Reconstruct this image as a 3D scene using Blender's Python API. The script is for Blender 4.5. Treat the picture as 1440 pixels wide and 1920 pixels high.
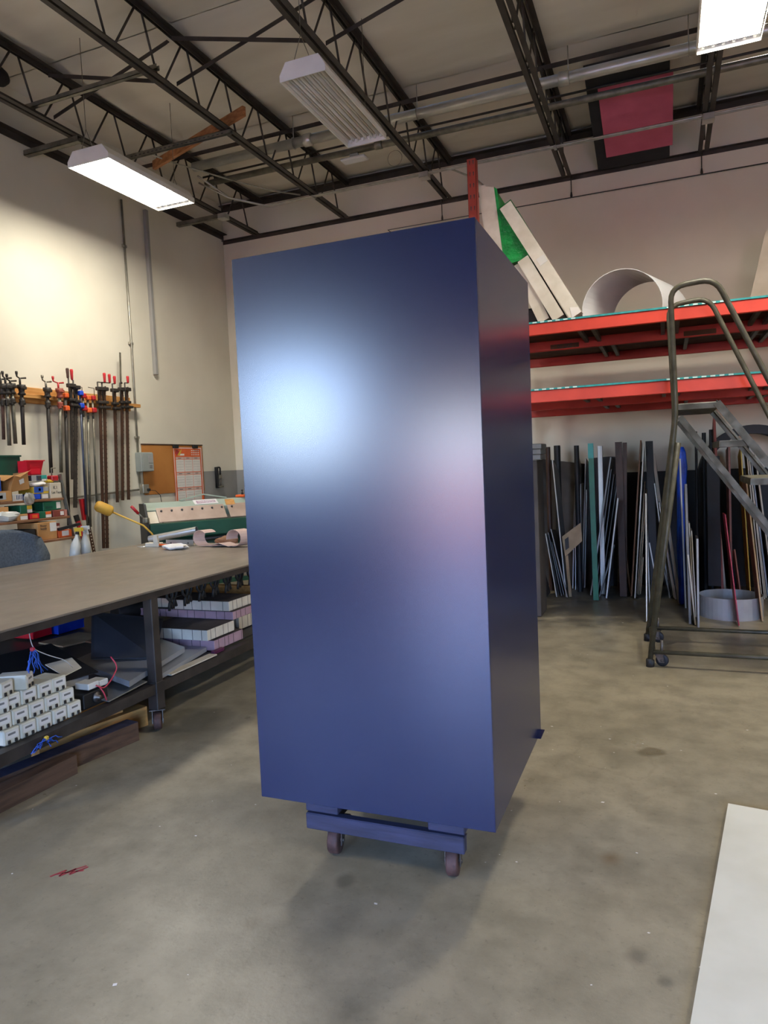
import bpy, math, random
from mathutils import Vector, Matrix, Euler
random.seed(7)
SC = bpy.context.scene
COL = SC.collection
for o in list(bpy.data.objects):
    bpy.data.objects.remove(o)

# ------------------------------------------------------------------ camera
cam_data = bpy.data.cameras.new('camera')
cam = bpy.data.objects.new('camera', cam_data)
COL.objects.link(cam)
YAW, PITCH, ROLL = math.radians(21.9108), math.radians(3.7906), math.radians(-2.4809)
fw = Vector((-math.sin(YAW) * math.cos(PITCH), math.cos(YAW) * math.cos(PITCH), -math.sin(PITCH)))
ri = Vector((math.cos(YAW), math.sin(YAW), 0))
up = ri.cross(fw)
ri2 = math.cos(ROLL) * ri + math.sin(ROLL) * up
up2 = -math.sin(ROLL) * ri + math.cos(ROLL) * up
m3 = Matrix((ri2, up2, -fw)).transposed()
cam.matrix_world = Matrix.Translation((0, 0, 1.55)) @ m3.to_4x4()
cam_data.sensor_fit = 'VERTICAL'
cam_data.sensor_height = 36.0
cam_data.lens = 1318.33 / 1920 * 36.0
cam_data.clip_start = 0.05
SC.camera = cam

# ------------------------------------------------------------------ world, exposure
world = bpy.data.worlds.new('sky')
SC.world = world
world.use_nodes = True
wn = world.node_tree.nodes
wl = world.node_tree.links
for n in list(wn):
    wn.remove(n)
wo = wn.new('ShaderNodeOutputWorld')
wb = wn.new('ShaderNodeBackground')
ws = wn.new('ShaderNodeTexSky')
ws.sky_type = 'NISHITA'
ws.sun_disc = False
ws.sun_elevation = math.radians(42)
ws.sun_rotation = math.radians(200)
wb.inputs['Strength'].default_value = 3.2
wt = wn.new('ShaderNodeMix')          # white balance: the photo is balanced for the warm lamps, so daylight reads blue
wt.data_type = 'RGBA'
wt.blend_type = 'MULTIPLY'
wt.inputs[0].default_value = 1.0
wt.inputs[7].default_value = (0.60, 0.82, 1.32, 1)
wl.new(ws.outputs[0], wt.inputs[6])
wl.new(wt.outputs[2], wb.inputs[0])
wl.new(wb.outputs[0], wo.inputs[0])
FIXTURE_WATTS = 68.0
sun_data = bpy.data.lights.new('sun', 'SUN')
sun_data.energy = 38.0
sun_data.color = (1.0, 0.93, 0.84)
sun_data.angle = math.radians(0.6)
sun = bpy.data.objects.new('sun', sun_data)
COL.objects.link(sun)
sun.location = (3, 14, 14)
sun.rotation_euler = (math.radians(-50), 0, math.radians(-12))
SC.view_settings.view_transform = 'Standard'
SC.view_settings.look = 'None'
SC.view_settings.exposure = 0.45
SC.view_settings.gamma = 1.0
SC.view_settings.use_curve_mapping = False
SC.cycles.use_denoising = True
SC.cycles.use_adaptive_sampling = True
SC.cycles.adaptive_threshold = 0.06
SC.cycles.adaptive_min_samples = 16
SC.cycles.max_bounces = 6
SC.cycles.diffuse_bounces = 4
SC.cycles.glossy_bounces = 4
SC.cycles.sample_clamp_indirect = 8.0
SC.cycles.caustics_reflective = False
SC.cycles.caustics_refractive = False


# ------------------------------------------------------------------ helpers
def lin(c):
    if isinstance(c, str):
        c = c.lstrip('#')
        c = tuple(int(c[i:i + 2], 16) / 255 for i in (0, 2, 4))
        return tuple(((v + 0.055) / 1.055) ** 2.4 if v > 0.04045 else v / 12.92 for v in c)
    return tuple(c)


MATS = {}


def mat(name, col, rough=0.5, metal=0.0, col2=None, scale=6.0, bump=0.0, bscale=None, stretch=(1, 1, 1), spec=0.5,
        contrast=(0.35, 0.65), rough2=None, detail=4.0):
    """procedural material: noise between two colours, optional bump and roughness variation"""
    m = bpy.data.materials.new(name)
    m.use_nodes = True
    nt = m.node_tree
    b = nt.nodes['Principled BSDF']
    c1 = (*lin(col), 1)
    b.inputs['Roughness'].default_value = rough
    b.inputs['Metallic'].default_value = metal
    b.inputs['Specular IOR Level'].default_value = spec
    tc = nt.nodes.new('ShaderNodeTexCoord')
    mp = nt.nodes.new('ShaderNodeMapping')
    mp.inputs['Scale'].default_value = stretch
    nt.links.new(tc.outputs['Object'], mp.inputs[0])
    nz = nt.nodes.new('ShaderNodeTexNoise')
    nz.inputs['Scale'].default_value = scale
    nz.inputs['Detail'].default_value = detail
    nt.links.new(mp.outputs[0], nz.inputs['Vector'])
    mr = nt.nodes.new('ShaderNodeMapRange')
    mr.inputs[1].default_value, mr.inputs[2].default_value = contrast
    nt.links.new(nz.outputs['Fac'], mr.inputs[0])
    mix = nt.nodes.new('ShaderNodeMix')
    mix.data_type = 'RGBA'
    mix.inputs[6].default_value = c1
    if col2 is None:
        col2 = tuple(v * 0.88 for v in lin(col))
    mix.inputs[7].default_value = (*lin(col2), 1)
    nt.links.new(mr.outputs[0], mix.inputs[0])
    nt.links.new(mix.outputs[2], b.inputs['Base Color'])
    if rough2 is not None:
        r2 = nt.nodes.new('ShaderNodeMapRange')
        r2.inputs[3].default_value, r2.inputs[4].default_value = rough, rough2
        nt.links.new(mr.outputs[0], r2.inputs[0])
        nt.links.new(r2.outputs[0], b.inputs['Roughness'])
    if bump:
        nb = nt.nodes.new('ShaderNodeTexNoise')
        nb.inputs['Scale'].default_value = bscale or scale * 3
        nb.inputs['Detail'].default_value = 5
        nt.links.new(mp.outputs[0], nb.inputs['Vector'])
        bp = nt.nodes.new('ShaderNodeBump')
        bp.inputs['Strength'].default_value = bump
        bp.inputs['Distance'].default_value = 0.02
        nt.links.new(nb.outputs['Fac'], bp.inputs['Height'])
        nt.links.new(bp.outputs[0], b.inputs['Normal'])
    MATS[name] = m
    return m


def emis(name, col, strength):
    m = bpy.data.materials.new(name)
    m.use_nodes = True
    b = m.node_tree.nodes['Principled BSDF']
    b.inputs['Base Color'].default_value = (0.8, 0.8, 0.8, 1)
    b.inputs['Emission Color'].default_value = (*lin(col), 1)
    b.inputs['Emission Strength'].default_value = strength
    MATS[name] = m
    return m


class MB:
    """collects shapes in world coordinates; build() makes ONE mesh object"""

    def __init__(self):
        self.v, self.f, self.sm = [], [], []

    def add(self, vs, fs, smooth=False):
        k = len(self.v)
        self.v += [Vector(p) for p in vs]
        self.f += [tuple(i + k for i in q) for q in fs]
        self.sm += [smooth] * len(fs)
        return self

    def box(self, lo, hi):
        (a, b, c), (d, e, f) = lo, hi
        a, d = min(a, d), max(a, d)
        b, e = min(b, e), max(b, e)
        c, f = min(c, f), max(c, f)
        return self.add([(a, b, c), (d, b, c), (d, e, c), (a, e, c), (a, b, f), (d, b, f), (d, e, f), (a, e, f)],
                        [(0, 3, 2, 1), (4, 5, 6, 7), (0, 1, 5, 4), (1, 2, 6, 5), (2, 3, 7, 6), (3, 0, 4, 7)])

    def bbox(self, lo, hi, bv=0.004):
        """box with chamfered edges"""
        lo = Vector([min(a, b) for a, b in zip(lo, hi)]); hi2 = Vector([max(a, b) for a, b in zip(lo, hi)])
        hi2 = Vector([max(a, b) for a, b in zip(lo, hi2)])
        return self.rbox((lo + hi2) / 2, hi2 - lo, bv)

    def rbox(self, c, size, bv=0.004, rot=None):
        c = Vector(c)
        h = Vector(size) / 2
        bv = min(bv, min(h) * 0.6)
        rot = rot or Matrix.Identity(3)
        vs, idx = [], {}
        for sx in (-1, 1):
            for sy in (-1, 1):
                for sz in (-1, 1):
                    for ax in range(3):
                        p = [sx * (h.x - bv), sy * (h.y - bv), sz * (h.z - bv)]
                        p[ax] = (sx, sy, sz)[ax] * h[ax]
                        idx[(sx, sy, sz, ax)] = len(vs)
                        vs.append(c + rot @ Vector(p))
        fs = []
        for ax in range(3):
            o1, o2 = (ax + 1) % 3, (ax + 2) % 3
            for s in (-1, 1):
                q = []
                for a, b in ((-1, -1), (1, -1), (1, 1), (-1, 1)):
                    k = [0, 0, 0]
                    k[ax], k[o1], k[o2] = s, a, b
                    q.append(idx[(*k, ax)])
                fs.append(tuple(q if s > 0 else q[::-1]))
        for ax in range(3):
            o1, o2 = (ax + 1) % 3, (ax + 2) % 3
            for a in (-1, 1):
                for b in (-1, 1):
                    k0, k1 = [0, 0, 0], [0, 0, 0]
                    k0[ax], k0[o1], k0[o2] = -1, a, b
                    k1[ax], k1[o1], k1[o2] = 1, a, b
                    q = [idx[(*k0, o1)], idx[(*k1, o1)], idx[(*k1, o2)], idx[(*k0, o2)]]
                    fs.append(tuple(q if a * b < 0 else q[::-1]))
        for sx in (-1, 1):
            for sy in (-1, 1):
                for sz in (-1, 1):
                    q = [idx[(sx, sy, sz, i)] for i in range(3)]
                    fs.append(tuple(q if sx * sy * sz > 0 else q[::-1]))
        return self.add(vs, fs)

    def bar(self, p, q, w, h, upv=(0, 0, 1)):
        """rectangular bar from p to q, w across, h along up"""
        p, q = Vector(p), Vector(q)
        d = (q - p).normalized()
        s = d.cross(Vector(upv))
        if s.length < 1e-4:
            s = d.cross(Vector((1, 0, 0)))
        s.normalize()
        u = s.cross(d)
        vs = []
        for e in (p, q):
            for a, b in ((-1, -1), (1, -1), (1, 1), (-1, 1)):
                vs.append(e + s * (a * w / 2) + u * (b * h / 2))
        return self.add(vs, [(0, 1, 2, 3), (7, 6, 5, 4), (0, 4, 5, 1), (1, 5, 6, 2), (2, 6, 7, 3), (3, 7, 4, 0)])

    def angle(self, p, q, w, t, n1, n2):
        """steel angle along p-q with legs along n1 and n2"""
        p, q, n1, n2 = Vector(p), Vector(q), Vector(n1), Vector(n2)
        prof = [Vector((0, 0, 0)), n1 * w, n1 * w + n2 * t, n1 * t + n2 * t, n1 * t + n2 * w, n2 * w]
        vs = [e + k for e in (p, q) for k in prof]
        fs = [(i, (i + 1) % 6, 6 + (i + 1) % 6, 6 + i) for i in range(6)]
        fs += [(3, 2, 1, 0), (5, 4, 3, 0), (6, 7, 8, 9), (6, 9, 10, 11)]
        return self.add(vs, fs)

    def tube(self, pts, r, n=10, cap=True, closed=False):
        pts = [Vector(p) for p in pts]
        rs = r if isinstance(r, (list, tuple)) else [r] * len(pts)
        vs, fs = [], []
        prev = None
        L = len(pts)
        for i, p in enumerate(pts):
            if closed:
                d = (pts[(i + 1) % L] - pts[i - 1]).normalized()
            elif i == 0:
                d = (pts[1] - p).normalized()
            elif i == L - 1:
                d = (p - pts[-2]).normalized()
            else:
                d = ((pts[i + 1] - p).normalized() + (p - pts[i - 1]).normalized()).normalized()
            if prev is None:
                a = Vector((0, 0, 1)) if abs(d.z) < 0.9 else Vector((1, 0, 0))
                s = d.cross(a).normalized()
            else:
                s = (prev - d * prev.dot(d)).normalized()
            prev = s
            t = d.cross(s)
            for k in range(n):
                an = 2 * math.pi * k / n
                vs.append(p + (s * math.cos(an) + t * math.sin(an)) * rs[i])
        m = L if closed else L - 1
        for i in range(m):
            j = (i + 1) % L
            for k in range(n):
                fs.append((i * n + k, i * n + (k + 1) % n, j * n + (k + 1) % n, j * n + k))
        self.add(vs, fs, True)
        if cap and not closed:
            k0 = len(self.v) - len(vs)
            self.f.append(tuple(k0 + k for k in range(n))[::-1])
            self.f.append(tuple(k0 + (L - 1) * n + k for k in range(n)))
            self.sm += [False, False]
        return self

    def pipe(self, p, q, r, t, n=16):
        """hollow tube"""
        p, q = Vector(p), Vector(q)
        d = (q - p).normalized()
        a = Vector((0, 0, 1)) if abs(d.z) < 0.9 else Vector((1, 0, 0))
        s = d.cross(a).normalized()
        u = d.cross(s)
        vs = []
        for e, rr in ((p, r), (q, r), (q, r - t), (p, r - t)):
            for k in range(n):
                an = 2 * math.pi * k / n
                vs.append(e + (s * math.cos(an) + u * math.sin(an)) * rr)
        fs = []
        for i in range(4):
            j = (i + 1) % 4
            for k in range(n):
                fs.append((i * n + k, j * n + k, j * n + (k + 1) % n, i * n + (k + 1) % n))
        return self.add(vs, fs, False)

    def lathe(self, c, prof, n=16, axis=(0, 0, 1)):
        """prof: (radius, height along axis)"""
        c, ax = Vector(c), Vector(axis).normalized()
        a = Vector((0, 0, 1)) if abs(ax.z) < 0.9 else Vector((1, 0, 0))
        s = ax.cross(a).normalized()
        u = ax.cross(s)
        vs, fs = [], []
        for r, h in prof:
            for k in range(n):
                an = 2 * math.pi * k / n
                vs.append(c + ax * h + (s * math.cos(an) + u * math.sin(an)) * max(r, 1e-4))
        for i in range(len(prof) - 1):
            for k in range(n):
                fs.append((i * n + k, i * n + (k + 1) % n, (i + 1) * n + (k + 1) % n, (i + 1) * n + k))
        fs.append(tuple(range(n))[::-1])
        fs.append(tuple((len(prof) - 1) * n + k for k in range(n)))
        return self.add(vs, fs, True)

    def prism(self, poly, vec):
        """closed polygon (3-D points) swept by vec"""
        poly = [Vector(p) for p in poly]
        n = len(poly)
        vec = Vector(vec)
        vs = poly + [p + vec for p in poly]
        fs = [tuple(range(n))[::-1], tuple(range(n, 2 * n))]
        fs += [(i, (i + 1) % n, n + (i + 1) % n, n + i) for i in range(n)]
        return self.add(vs, fs)

    def strip(self, line, vec, t, tdir=None):
        """curved sheet: polyline swept by vec with thickness t (tdir per point or auto)"""
        line = [Vector(p) for p in line]
        vec = Vector(vec)
        off = []
        for i, p in enumerate(line):
            a = line[max(i - 1, 0)]
            b = line[min(i + 1, len(line) - 1)]
            off.append((b - a).cross(vec).normalized() * t)
        n = len(line)
        A = line
        B = [p + o for p, o in zip(line, off)]
        vs = A + B + [p + vec for p in A] + [p + vec for p in B]
        fs = []
        for i in range(n - 1):
            fs += [(i, i + 1, 2 * n + i + 1, 2 * n + i), (n + i + 1, n + i, 3 * n + i, 3 * n + i + 1),
                   (i + 1, i, n + i, n + i + 1), (2 * n + i, 2 * n + i + 1, 3 * n + i + 1, 3 * n + i)]
        fs += [(0, 2 * n, 3 * n, n), (n - 1, 2 * n - 1, 4 * n - 1, 3 * n - 1)]
        return self.add(vs, fs, False)

    def build(self, name, m, parent=None, smooth=None, fix=True):
        me = bpy.data.meshes.new(name)
        if parent is not None:
            org = Vector(parent.location) if not parent.parent else Vector(parent.location) + Vector(parent.parent.location)
            inv = Matrix.Rotation(-parent.rotation_euler.z, 3, 'Z')
            vs = [inv @ (p - org) for p in self.v]
            base = Vector((0, 0, 0))
        else:
            lo = Vector([min(p[i] for p in self.v) for i in range(3)])
            hi = Vector([max(p[i] for p in self.v) for i in range(3)])
            base = Vector(((lo.x + hi.x) / 2, (lo.y + hi.y) / 2, lo.z))
            vs = [p - base for p in self.v]
        me.from_pydata([tuple(p) for p in vs], [], self.f)
        me.validate()
        if fix:
            import bmesh
            bm = bmesh.new()
            bm.from_mesh(me)
            bmesh.ops.recalc_face_normals(bm, faces=bm.faces)
            bm.to_mesh(me)
            bm.free()
        if len(me.polygons) == len(self.sm):
            me.polygons.foreach_set('use_smooth', self.sm)
        o = bpy.data.objects.new(name, me)
        me.materials.append(MATS[m] if isinstance(m, str) else m)
        COL.objects.link(o)
        if parent is not None:
            o.parent = parent
        else:
            o.location = base
        return o


def tag(o, label, cat, group=None, kind=None):
    if label:
        o['label'] = label
    if cat:
        o['category'] = cat
    if group:
        o['group'] = group
    if kind:
        o['kind'] = kind
    return o


def thing(name, label, cat, loc=(0, 0, 0), rz=0.0, group=None):
    o = bpy.data.objects.new(name, None)
    o.empty_display_size = 0.05
    COL.objects.link(o)
    o.location = loc
    o.rotation_euler = (0, 0, rz)
    return tag(o, label, cat, group)


def struct(name, mb, m, parent=None):
    o = mb.build(name, m, parent)
    if parent is None:
        o['kind'] = 'structure'
    return o


def dup(root, loc, rz=None, label=None):
    r = root.copy()
    COL.objects.link(r)
    r.location = loc
    if rz is not None:
        r.rotation_euler = (0, 0, rz)
    if label:
        r['label'] = label
    for ch in list(root.children):
        c = ch.copy()
        COL.objects.link(c)
        c.parent = r
        for g in list(ch.children):
            d = g.copy()
            COL.objects.link(d)
            d.parent = c
    return r


def text(s, loc, xdir, ydir, size, m, parent, name='lettering', align='CENTER'):
    cu = bpy.data.curves.new(name, 'FONT')
    cu.body = s
    cu.size = size
    cu.align_x = align
    cu.align_y = 'CENTER'
    cu.extrude = 0.0004
    o = bpy.data.objects.new(name, cu)
    cu.materials.append(MATS[m])
    COL.objects.link(o)
    x = Vector(xdir).normalized()
    y = Vector(ydir).normalized()
    z = x.cross(y).normalized()
    y = z.cross(x)
    mw = Matrix((x, y, z)).transposed().to_4x4()
    mw.translation = Vector(loc)
    o.parent = parent
    bpy.context.view_layer.update()
    o.matrix_parent_inverse = parent.matrix_world.inverted()
    o.matrix_basis = mw
    bpy.context.view_layer.update()
    me = bpy.data.meshes.new_from_object(o.evaluated_get(bpy.context.evaluated_depsgraph_get()))
    me.name = name
    p = bpy.data.objects.new(name, me)
    if not me.materials:
        me.materials.append(MATS[m])
    COL.objects.link(p)
    p.parent = parent
    p.matrix_parent_inverse = o.matrix_parent_inverse.copy()
    p.matrix_basis = mw
    bpy.data.objects.remove(o)
    bpy.data.curves.remove(cu)
    p.name = name
    return p


def arc(c, r, a0, a1, n, u=(1, 0, 0), v=(0, 0, 1)):
    c, u, v = Vector(c), Vector(u), Vector(v)
    return [c + (u * math.cos(math.radians(a0 + (a1 - a0) * i / n)) + v * math.sin(math.radians(a0 + (a1 - a0) * i / n))) * r
            for i in range(n + 1)]


# ------------------------------------------------------------------ materials
mat('wall_paint', '#dfd9c8', 0.75, col2='#d2cbba', scale=1.3, contrast=(0.3, 0.75))
mat('grey_paint', '#9c9a96', 0.7, col2='#8f8d89', scale=2)
mat('ceiling_vinyl', '#e2dccd', 0.65, col2='#d3ccbc', scale=1.6, stretch=(0.4, 1.6, 1))
mat('dark_steel', '#3d3733', 0.55, 0.3, col2='#2c2825', scale=8, bump=0.05)
mat('joist_steel', '#47403a', 0.6, 0.2, col2='#352f2b', scale=5)
mat('galv', '#c0bfb7', 0.34, 0.65, col2='#b2b1a9', scale=6, rough2=0.42)
mat('strut_steel', '#8a8678', 0.5, 0.6, col2='#6f6b5f', scale=12)
mat('emt', '#b5b1a4', 0.4, 0.7, col2='#9a968a', scale=8)
mat('white_enamel', '#e9eaea', 0.35, col2='#dcdddd', scale=4)
mat('reflector', '#f1efe9', 0.3, 0.0, col2='#e4e2da', scale=3)
mat('tube_off', '#d8d2c6', 0.25, col2='#cfc8bb', scale=3)
mat('lumber', '#b47a4c', 0.7, col2='#8d5831', scale=3, stretch=(1, 12, 12), bump=0.1)
mat('pine', '#cf9a58', 0.65, col2='#b47c3e', scale=3, stretch=(8, 1, 12), bump=0.1)
mat('black_rubber', '#1c1b1c', 0.6, col2='#141314', scale=9)
mat('black_paint', '#1a191b', 0.65, col2='#151416', scale=9)
mat('foam_pink', '#d0657e', 0.8, col2='#c25a72', scale=3)
mat('foam_black', '#2a2829', 0.85, col2='#201f20', scale=4)
mat('rack_red', '#d0402c', 0.42, col2='#bf3726', scale=4, rough2=0.5)
mat('rack_red_dark', '#9e3a2c', 0.5, col2='#8c3226', scale=6)
mat('teal_edge', '#2f9a98', 0.6, col2='#207f80', scale=30)
mat('pale_edge', '#cfe6e0', 0.6, col2='#b5d6d0', scale=30)
mat('deck_wood', '#6d4a30', 0.8, col2='#553722', scale=6)
mat('ladder_paint', '#4d4938', 0.42, 0.2, col2='#3b3729', scale=14, rough2=0.6, bump=0.05)
mat('tread', '#8d8a7c', 0.5, 0.5, col2='#75725f', scale=20)
mat('table_steel', '#a3988a', 0.28, 0.4, col2='#887d71', scale=3.5, rough2=0.42, stretch=(1, 0.5, 1))
mat('table_frame', '#4b443f', 0.5, 0.4, col2='#3a3430', scale=10)
mat('rust_wheel', '#5a4038', 0.7, 0.2, col2='#463029', scale=30, bump=0.1)
mat('caster_metal', '#77706a', 0.45, 0.7, col2='#5b544e', scale=20)
mat('dolly_wood', '#36374f', 0.65, col2='#28293a', scale=4, stretch=(1, 8, 8), bump=0.1)
mat('dolly_dark', '#23222c', 0.7, col2='#191820', scale=6)
mat('old_wood', '#5e4431', 0.75, col2='#3d2a1c', scale=3, stretch=(8, 1, 10), bump=0.15)
mat('white', '#dcdad4', 0.55, col2='#cbc9c2', scale=4)
mat('cream', '#d8cdb8', 0.6, col2='#c5b9a2', scale=4)
mat('lgrey', '#a9a9a8', 0.5, col2='#939392', scale=4)
mat('grey', '#7d7b78', 0.5, col2='#696764', scale=4)
mat('dark', '#2f2e2f', 0.45, col2='#252425', scale=5)
mat('blueg', '#454c63', 0.35, col2='#363c50', scale=5)
mat('taupe', '#8d8072', 0.6, col2='#776b5e', scale=5)
mat('tan', '#b59b76', 0.65, col2='#9c835f', scale=5)
mat('slate', '#41444c', 0.35, col2='#353840', scale=3)
mat('umber', '#4c443d', 0.7, col2='#3e3731', scale=5)
mat('wood', '#8b5f40', 0.6, col2='#704829', scale=4)
mat('brown', '#4d3122', 0.55, col2='#3b2417', scale=5)
mat('pinkw', '#d3b7aa', 0.6, col2='#c1a396', scale=5)
mat('pink', '#c38877', 0.65, col2='#ab6f60', scale=8)
mat('redbr', '#94493b', 0.65, col2='#7a3529', scale=8)
mat('red', '#b0273a', 0.45, col2='#951e30', scale=8)
mat('lav', '#c9c6d6', 0.5, col2='#b8b5c8', scale=4)
mat('yellow', '#d9b43a', 0.5, col2='#c29d2a', scale=5)
mat('green', '#1f6b4c', 0.45, col2='#175a3f', scale=5)
mat('teal', '#3aa79b', 0.4, col2='#2f9389', scale=12)
mat('bright_red', '#e01f33', 0.4, col2='#cc1a2c', scale=4)
mat('orange', '#e5652c', 0.45, col2='#d1561f', scale=5)
mat('blue', '#1f4fd0', 0.4, col2='#1840b4', scale=5)
mat('wire_blue', '#2d5fc4', 0.45, col2='#244ea6', scale=9)
mat('wire_red', '#cf3f52', 0.5, col2='#b93447', scale=9)
mat('wire_white', '#d5d2d0', 0.5)
mat('dark_green', '#17503f', 0.42, col2='#114134', scale=3)
mat('machine_grey', '#a7b1a0', 0.5, col2='#97a291', scale=3)
mat('finger_tan', '#b7a090', 0.5, 0.15, col2='#a58e7e', scale=5)
mat('cardboard', '#c08d56', 0.75, col2='#ad7b46', scale=4)
mat('plastic_grey', '#9aa09c', 0.5)
mat('clear_plastic', '#cfd0ca', 0.25)
mat('cork', '#c0813f', 0.8, col2='#a8692c', scale=1.5)
mat('ink', '#3b3a3a', 0.7)
mat('paper', '#e4dfd8', 0.75, col2='#d9d3cb', scale=5)
mat('chair_fabric', '#59636f', 0.9, col2='#4a535e', scale=60, bump=0.2)
mat('alu', '#c9cac8', 0.32, 0.8, col2='#b4b5b3', scale=8)
mat('sheet_grey', '#b1b3b6', 0.3, 0.35, col2='#9a9ca1', scale=1.5)
mat('foam_white', '#d9d2c4', 0.85, col2='#c7bfae', scale=7, bump=0.1)
mat('foam_purple', '#b495a0', 0.85, col2='#a48590', scale=7, bump=0.1)
mat('foam_top', '#4a4240', 0.85, col2='#383130', scale=6)
mat('battery_white', '#dcd8c8', 0.5, col2='#c9c4b1', scale=9)
mat('bag_blue', '#1c54d6', 0.3, col2='#143fae', scale=9, bump=0.3)
mat('green_wrap', '#18a04a', 0.3, col2='#0e7a36', scale=12, bump=0.4)
mat('white_plastic', '#dcdcdc', 0.35, col2='#cfcfd0', scale=2)
mat('black_plastic', '#171617', 0.6, col2='#121112', scale=3)
mat('grip_red', '#c2242c', 0.4, col2='#a81d24', scale=9)
mat('weight_yellow', '#dfae45', 0.6, col2='#c4953a', scale=8)
mat('purple_dark', '#5a2244', 0.5)
# ------------------------------------------------------------------ floor with stains, darker patches and painted shade
def floor_mat():
    m = bpy.data.materials.new('concrete')
    m.use_nodes = True
    nt = m.node_tree
    L = nt.links.new
    b = nt.nodes['Principled BSDF']
    tc = nt.nodes.new('ShaderNodeTexCoord')
    geo = nt.nodes.new('ShaderNodeNewGeometry')

    def noise(s, d=5, r=0.55):
        n = nt.nodes.new('ShaderNodeTexNoise')
        n.inputs['Scale'].default_value = s
        n.inputs['Detail'].default_value = d
        n.inputs['Roughness'].default_value = r
        L(geo.outputs['Position'], n.inputs['Vector'])
        return n.outputs['Fac']

    def rng(x, a, bb, c=0.0, d=1.0):
        n = nt.nodes.new('ShaderNodeMapRange')
        n.inputs[1].default_value, n.inputs[2].default_value = a, bb
        n.inputs[3].default_value, n.inputs[4].default_value = c, d
        L(x, n.inputs[0])
        return n.outputs[0]

    def mixc(f, a, bb):
        n = nt.nodes.new('ShaderNodeMix')
        n.data_type = 'RGBA'
        L(f, n.inputs[0])
        for i, c in ((6, a), (7, bb)):
            if isinstance(c, (str, tuple)):
                n.inputs[i].default_value = (*lin(c), 1)
            else:
                L(c, n.inputs[i])
        return n.outputs[2]

    def mul(a, bb):
        n = nt.nodes.new('ShaderNodeMath')
        n.operation = 'MULTIPLY'
        L(a, n.inputs[0])
        if isinstance(bb, float):
            n.inputs[1].default_value = bb
        else:
            L(bb, n.inputs[1])
        return n.outputs[0]

    base = mixc(rng(noise(0.9), 0.35, 0.65), '#9c9179', '#8b816b')
    base = mixc(rng(noise(5, 8, 0.65), 0.40, 0.70, 0, 0.75), base, '#6f6754')
    base = mixc(rng(noise(38, 6, 0.7), 0.57, 0.74, 0, 0.6), base, '#5d5645')
    base = mixc(rng(noise(130, 3), 0.70, 0.80, 0, 0.6), base, '#b5b0a0')

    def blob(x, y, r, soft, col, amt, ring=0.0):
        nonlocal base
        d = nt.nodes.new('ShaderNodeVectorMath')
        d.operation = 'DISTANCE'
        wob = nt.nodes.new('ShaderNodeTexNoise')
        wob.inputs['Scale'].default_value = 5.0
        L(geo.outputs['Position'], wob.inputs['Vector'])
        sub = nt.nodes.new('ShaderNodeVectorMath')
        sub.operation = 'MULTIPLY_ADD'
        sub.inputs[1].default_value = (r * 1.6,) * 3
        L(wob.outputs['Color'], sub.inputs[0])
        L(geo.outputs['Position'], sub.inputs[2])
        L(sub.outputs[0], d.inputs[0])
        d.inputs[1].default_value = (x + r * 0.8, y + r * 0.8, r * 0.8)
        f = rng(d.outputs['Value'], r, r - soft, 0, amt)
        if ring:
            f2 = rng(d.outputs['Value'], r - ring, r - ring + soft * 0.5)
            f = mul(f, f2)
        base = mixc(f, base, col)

    blob(-0.10, 3.82, 0.09, 0.03, '#5a4d35', 0.6)
    blob(-0.28, 3.72, 0.22, 0.04, '#5f5645', 0.55, 0.03)
    blob(-0.21, 2.73, 0.055, 0.05, '#6b5334', 0.55)
    blob(-0.11, 2.20, 0.05, 0.035, '#4f493d', 0.6)
    blob(-0.02, 2.12, 0.03, 0.02, '#4f493d', 0.6)
    blob(-1.9, 3.6, 0.55, 0.5, '#5d594c', 0.5)  # broad soft darker patch between table and box
    blob(-1.35, 1.95, 0.05, 0.04, '#6d5f48', 0.35)
    blob(-1.15, 2.28, 0.06, 0.03, '#565041', 0.55)
    blob(-0.9, 2.05, 0.08, 0.08, '#5d5747', 0.35)
    blob(-1.6, 2.75, 0.14, 0.12, '#5f594b', 0.5)
    blob(-0.7, 7.35, 0.9, 0.5, '#3e3a35', 0.75)  # shade and dust smear under the rack, painted into the floor colour
    blob(-2.75, 3.5, 0.3, 0.2, '#4a463c', 0.6)  # darker patch beside the table leg
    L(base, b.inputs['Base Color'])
    L(rng(noise(2.2, 6), 0.3, 0.7, 0.27, 0.46), b.inputs['Roughness'])
    bp = nt.nodes.new('ShaderNodeBump')
    bp.inputs['Strength'].default_value = 0.10
    bp.inputs['Distance'].default_value = 0.01
    L(noise(60, 8, 0.7), bp.inputs['Height'])
    L(bp.outputs[0], b.inputs['Normal'])
    MATS['concrete'] = m


floor_mat()

XL, XR, YF, YB, CH = -5.98, 6.0, -4.0, 9.0, 5.42      # room extents and ceiling height
fl = struct('floor', MB().box((XL - 0.2, YF - 0.2, -0.15), (XR + 0.2, YB + 0.2, 0)), 'concrete')
mk = MB()
for i, (a, b2, w) in enumerate([((-2.262, 1.955), (-2.235, 2.01), .008), ((-2.235, 2.01), (-2.228, 1.968), .007), ((-2.228, 1.968), (-2.205, 2.03), .008),
                                ((-2.205, 2.03), (-2.198, 1.99), .007), ((-2.198, 1.99), (-2.168, 2.055), .008), ((-2.25, 1.975), (-2.165, 2.03), .007),
                                ((-2.225, 1.99), (-2.18, 2.06), .006)]):
    mk.bar((a[0], a[1], .0008), (b2[0], b2[1], .0008), w, .0012)
o = mk.build('paint_mark', 'red', fl)
o['label'] = 'red paint scribble on the concrete'
wl_ = struct('wall_left', MB().box((XL - 0.2, YF - 0.2, 0), (XL, YB + 0.2, CH + 0.2)), 'wall_paint')
wb_ = struct('wall_back', MB().box((XL, YB, 0), (XR, YB + 0.2, CH + 0.2)), 'wall_paint')
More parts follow.
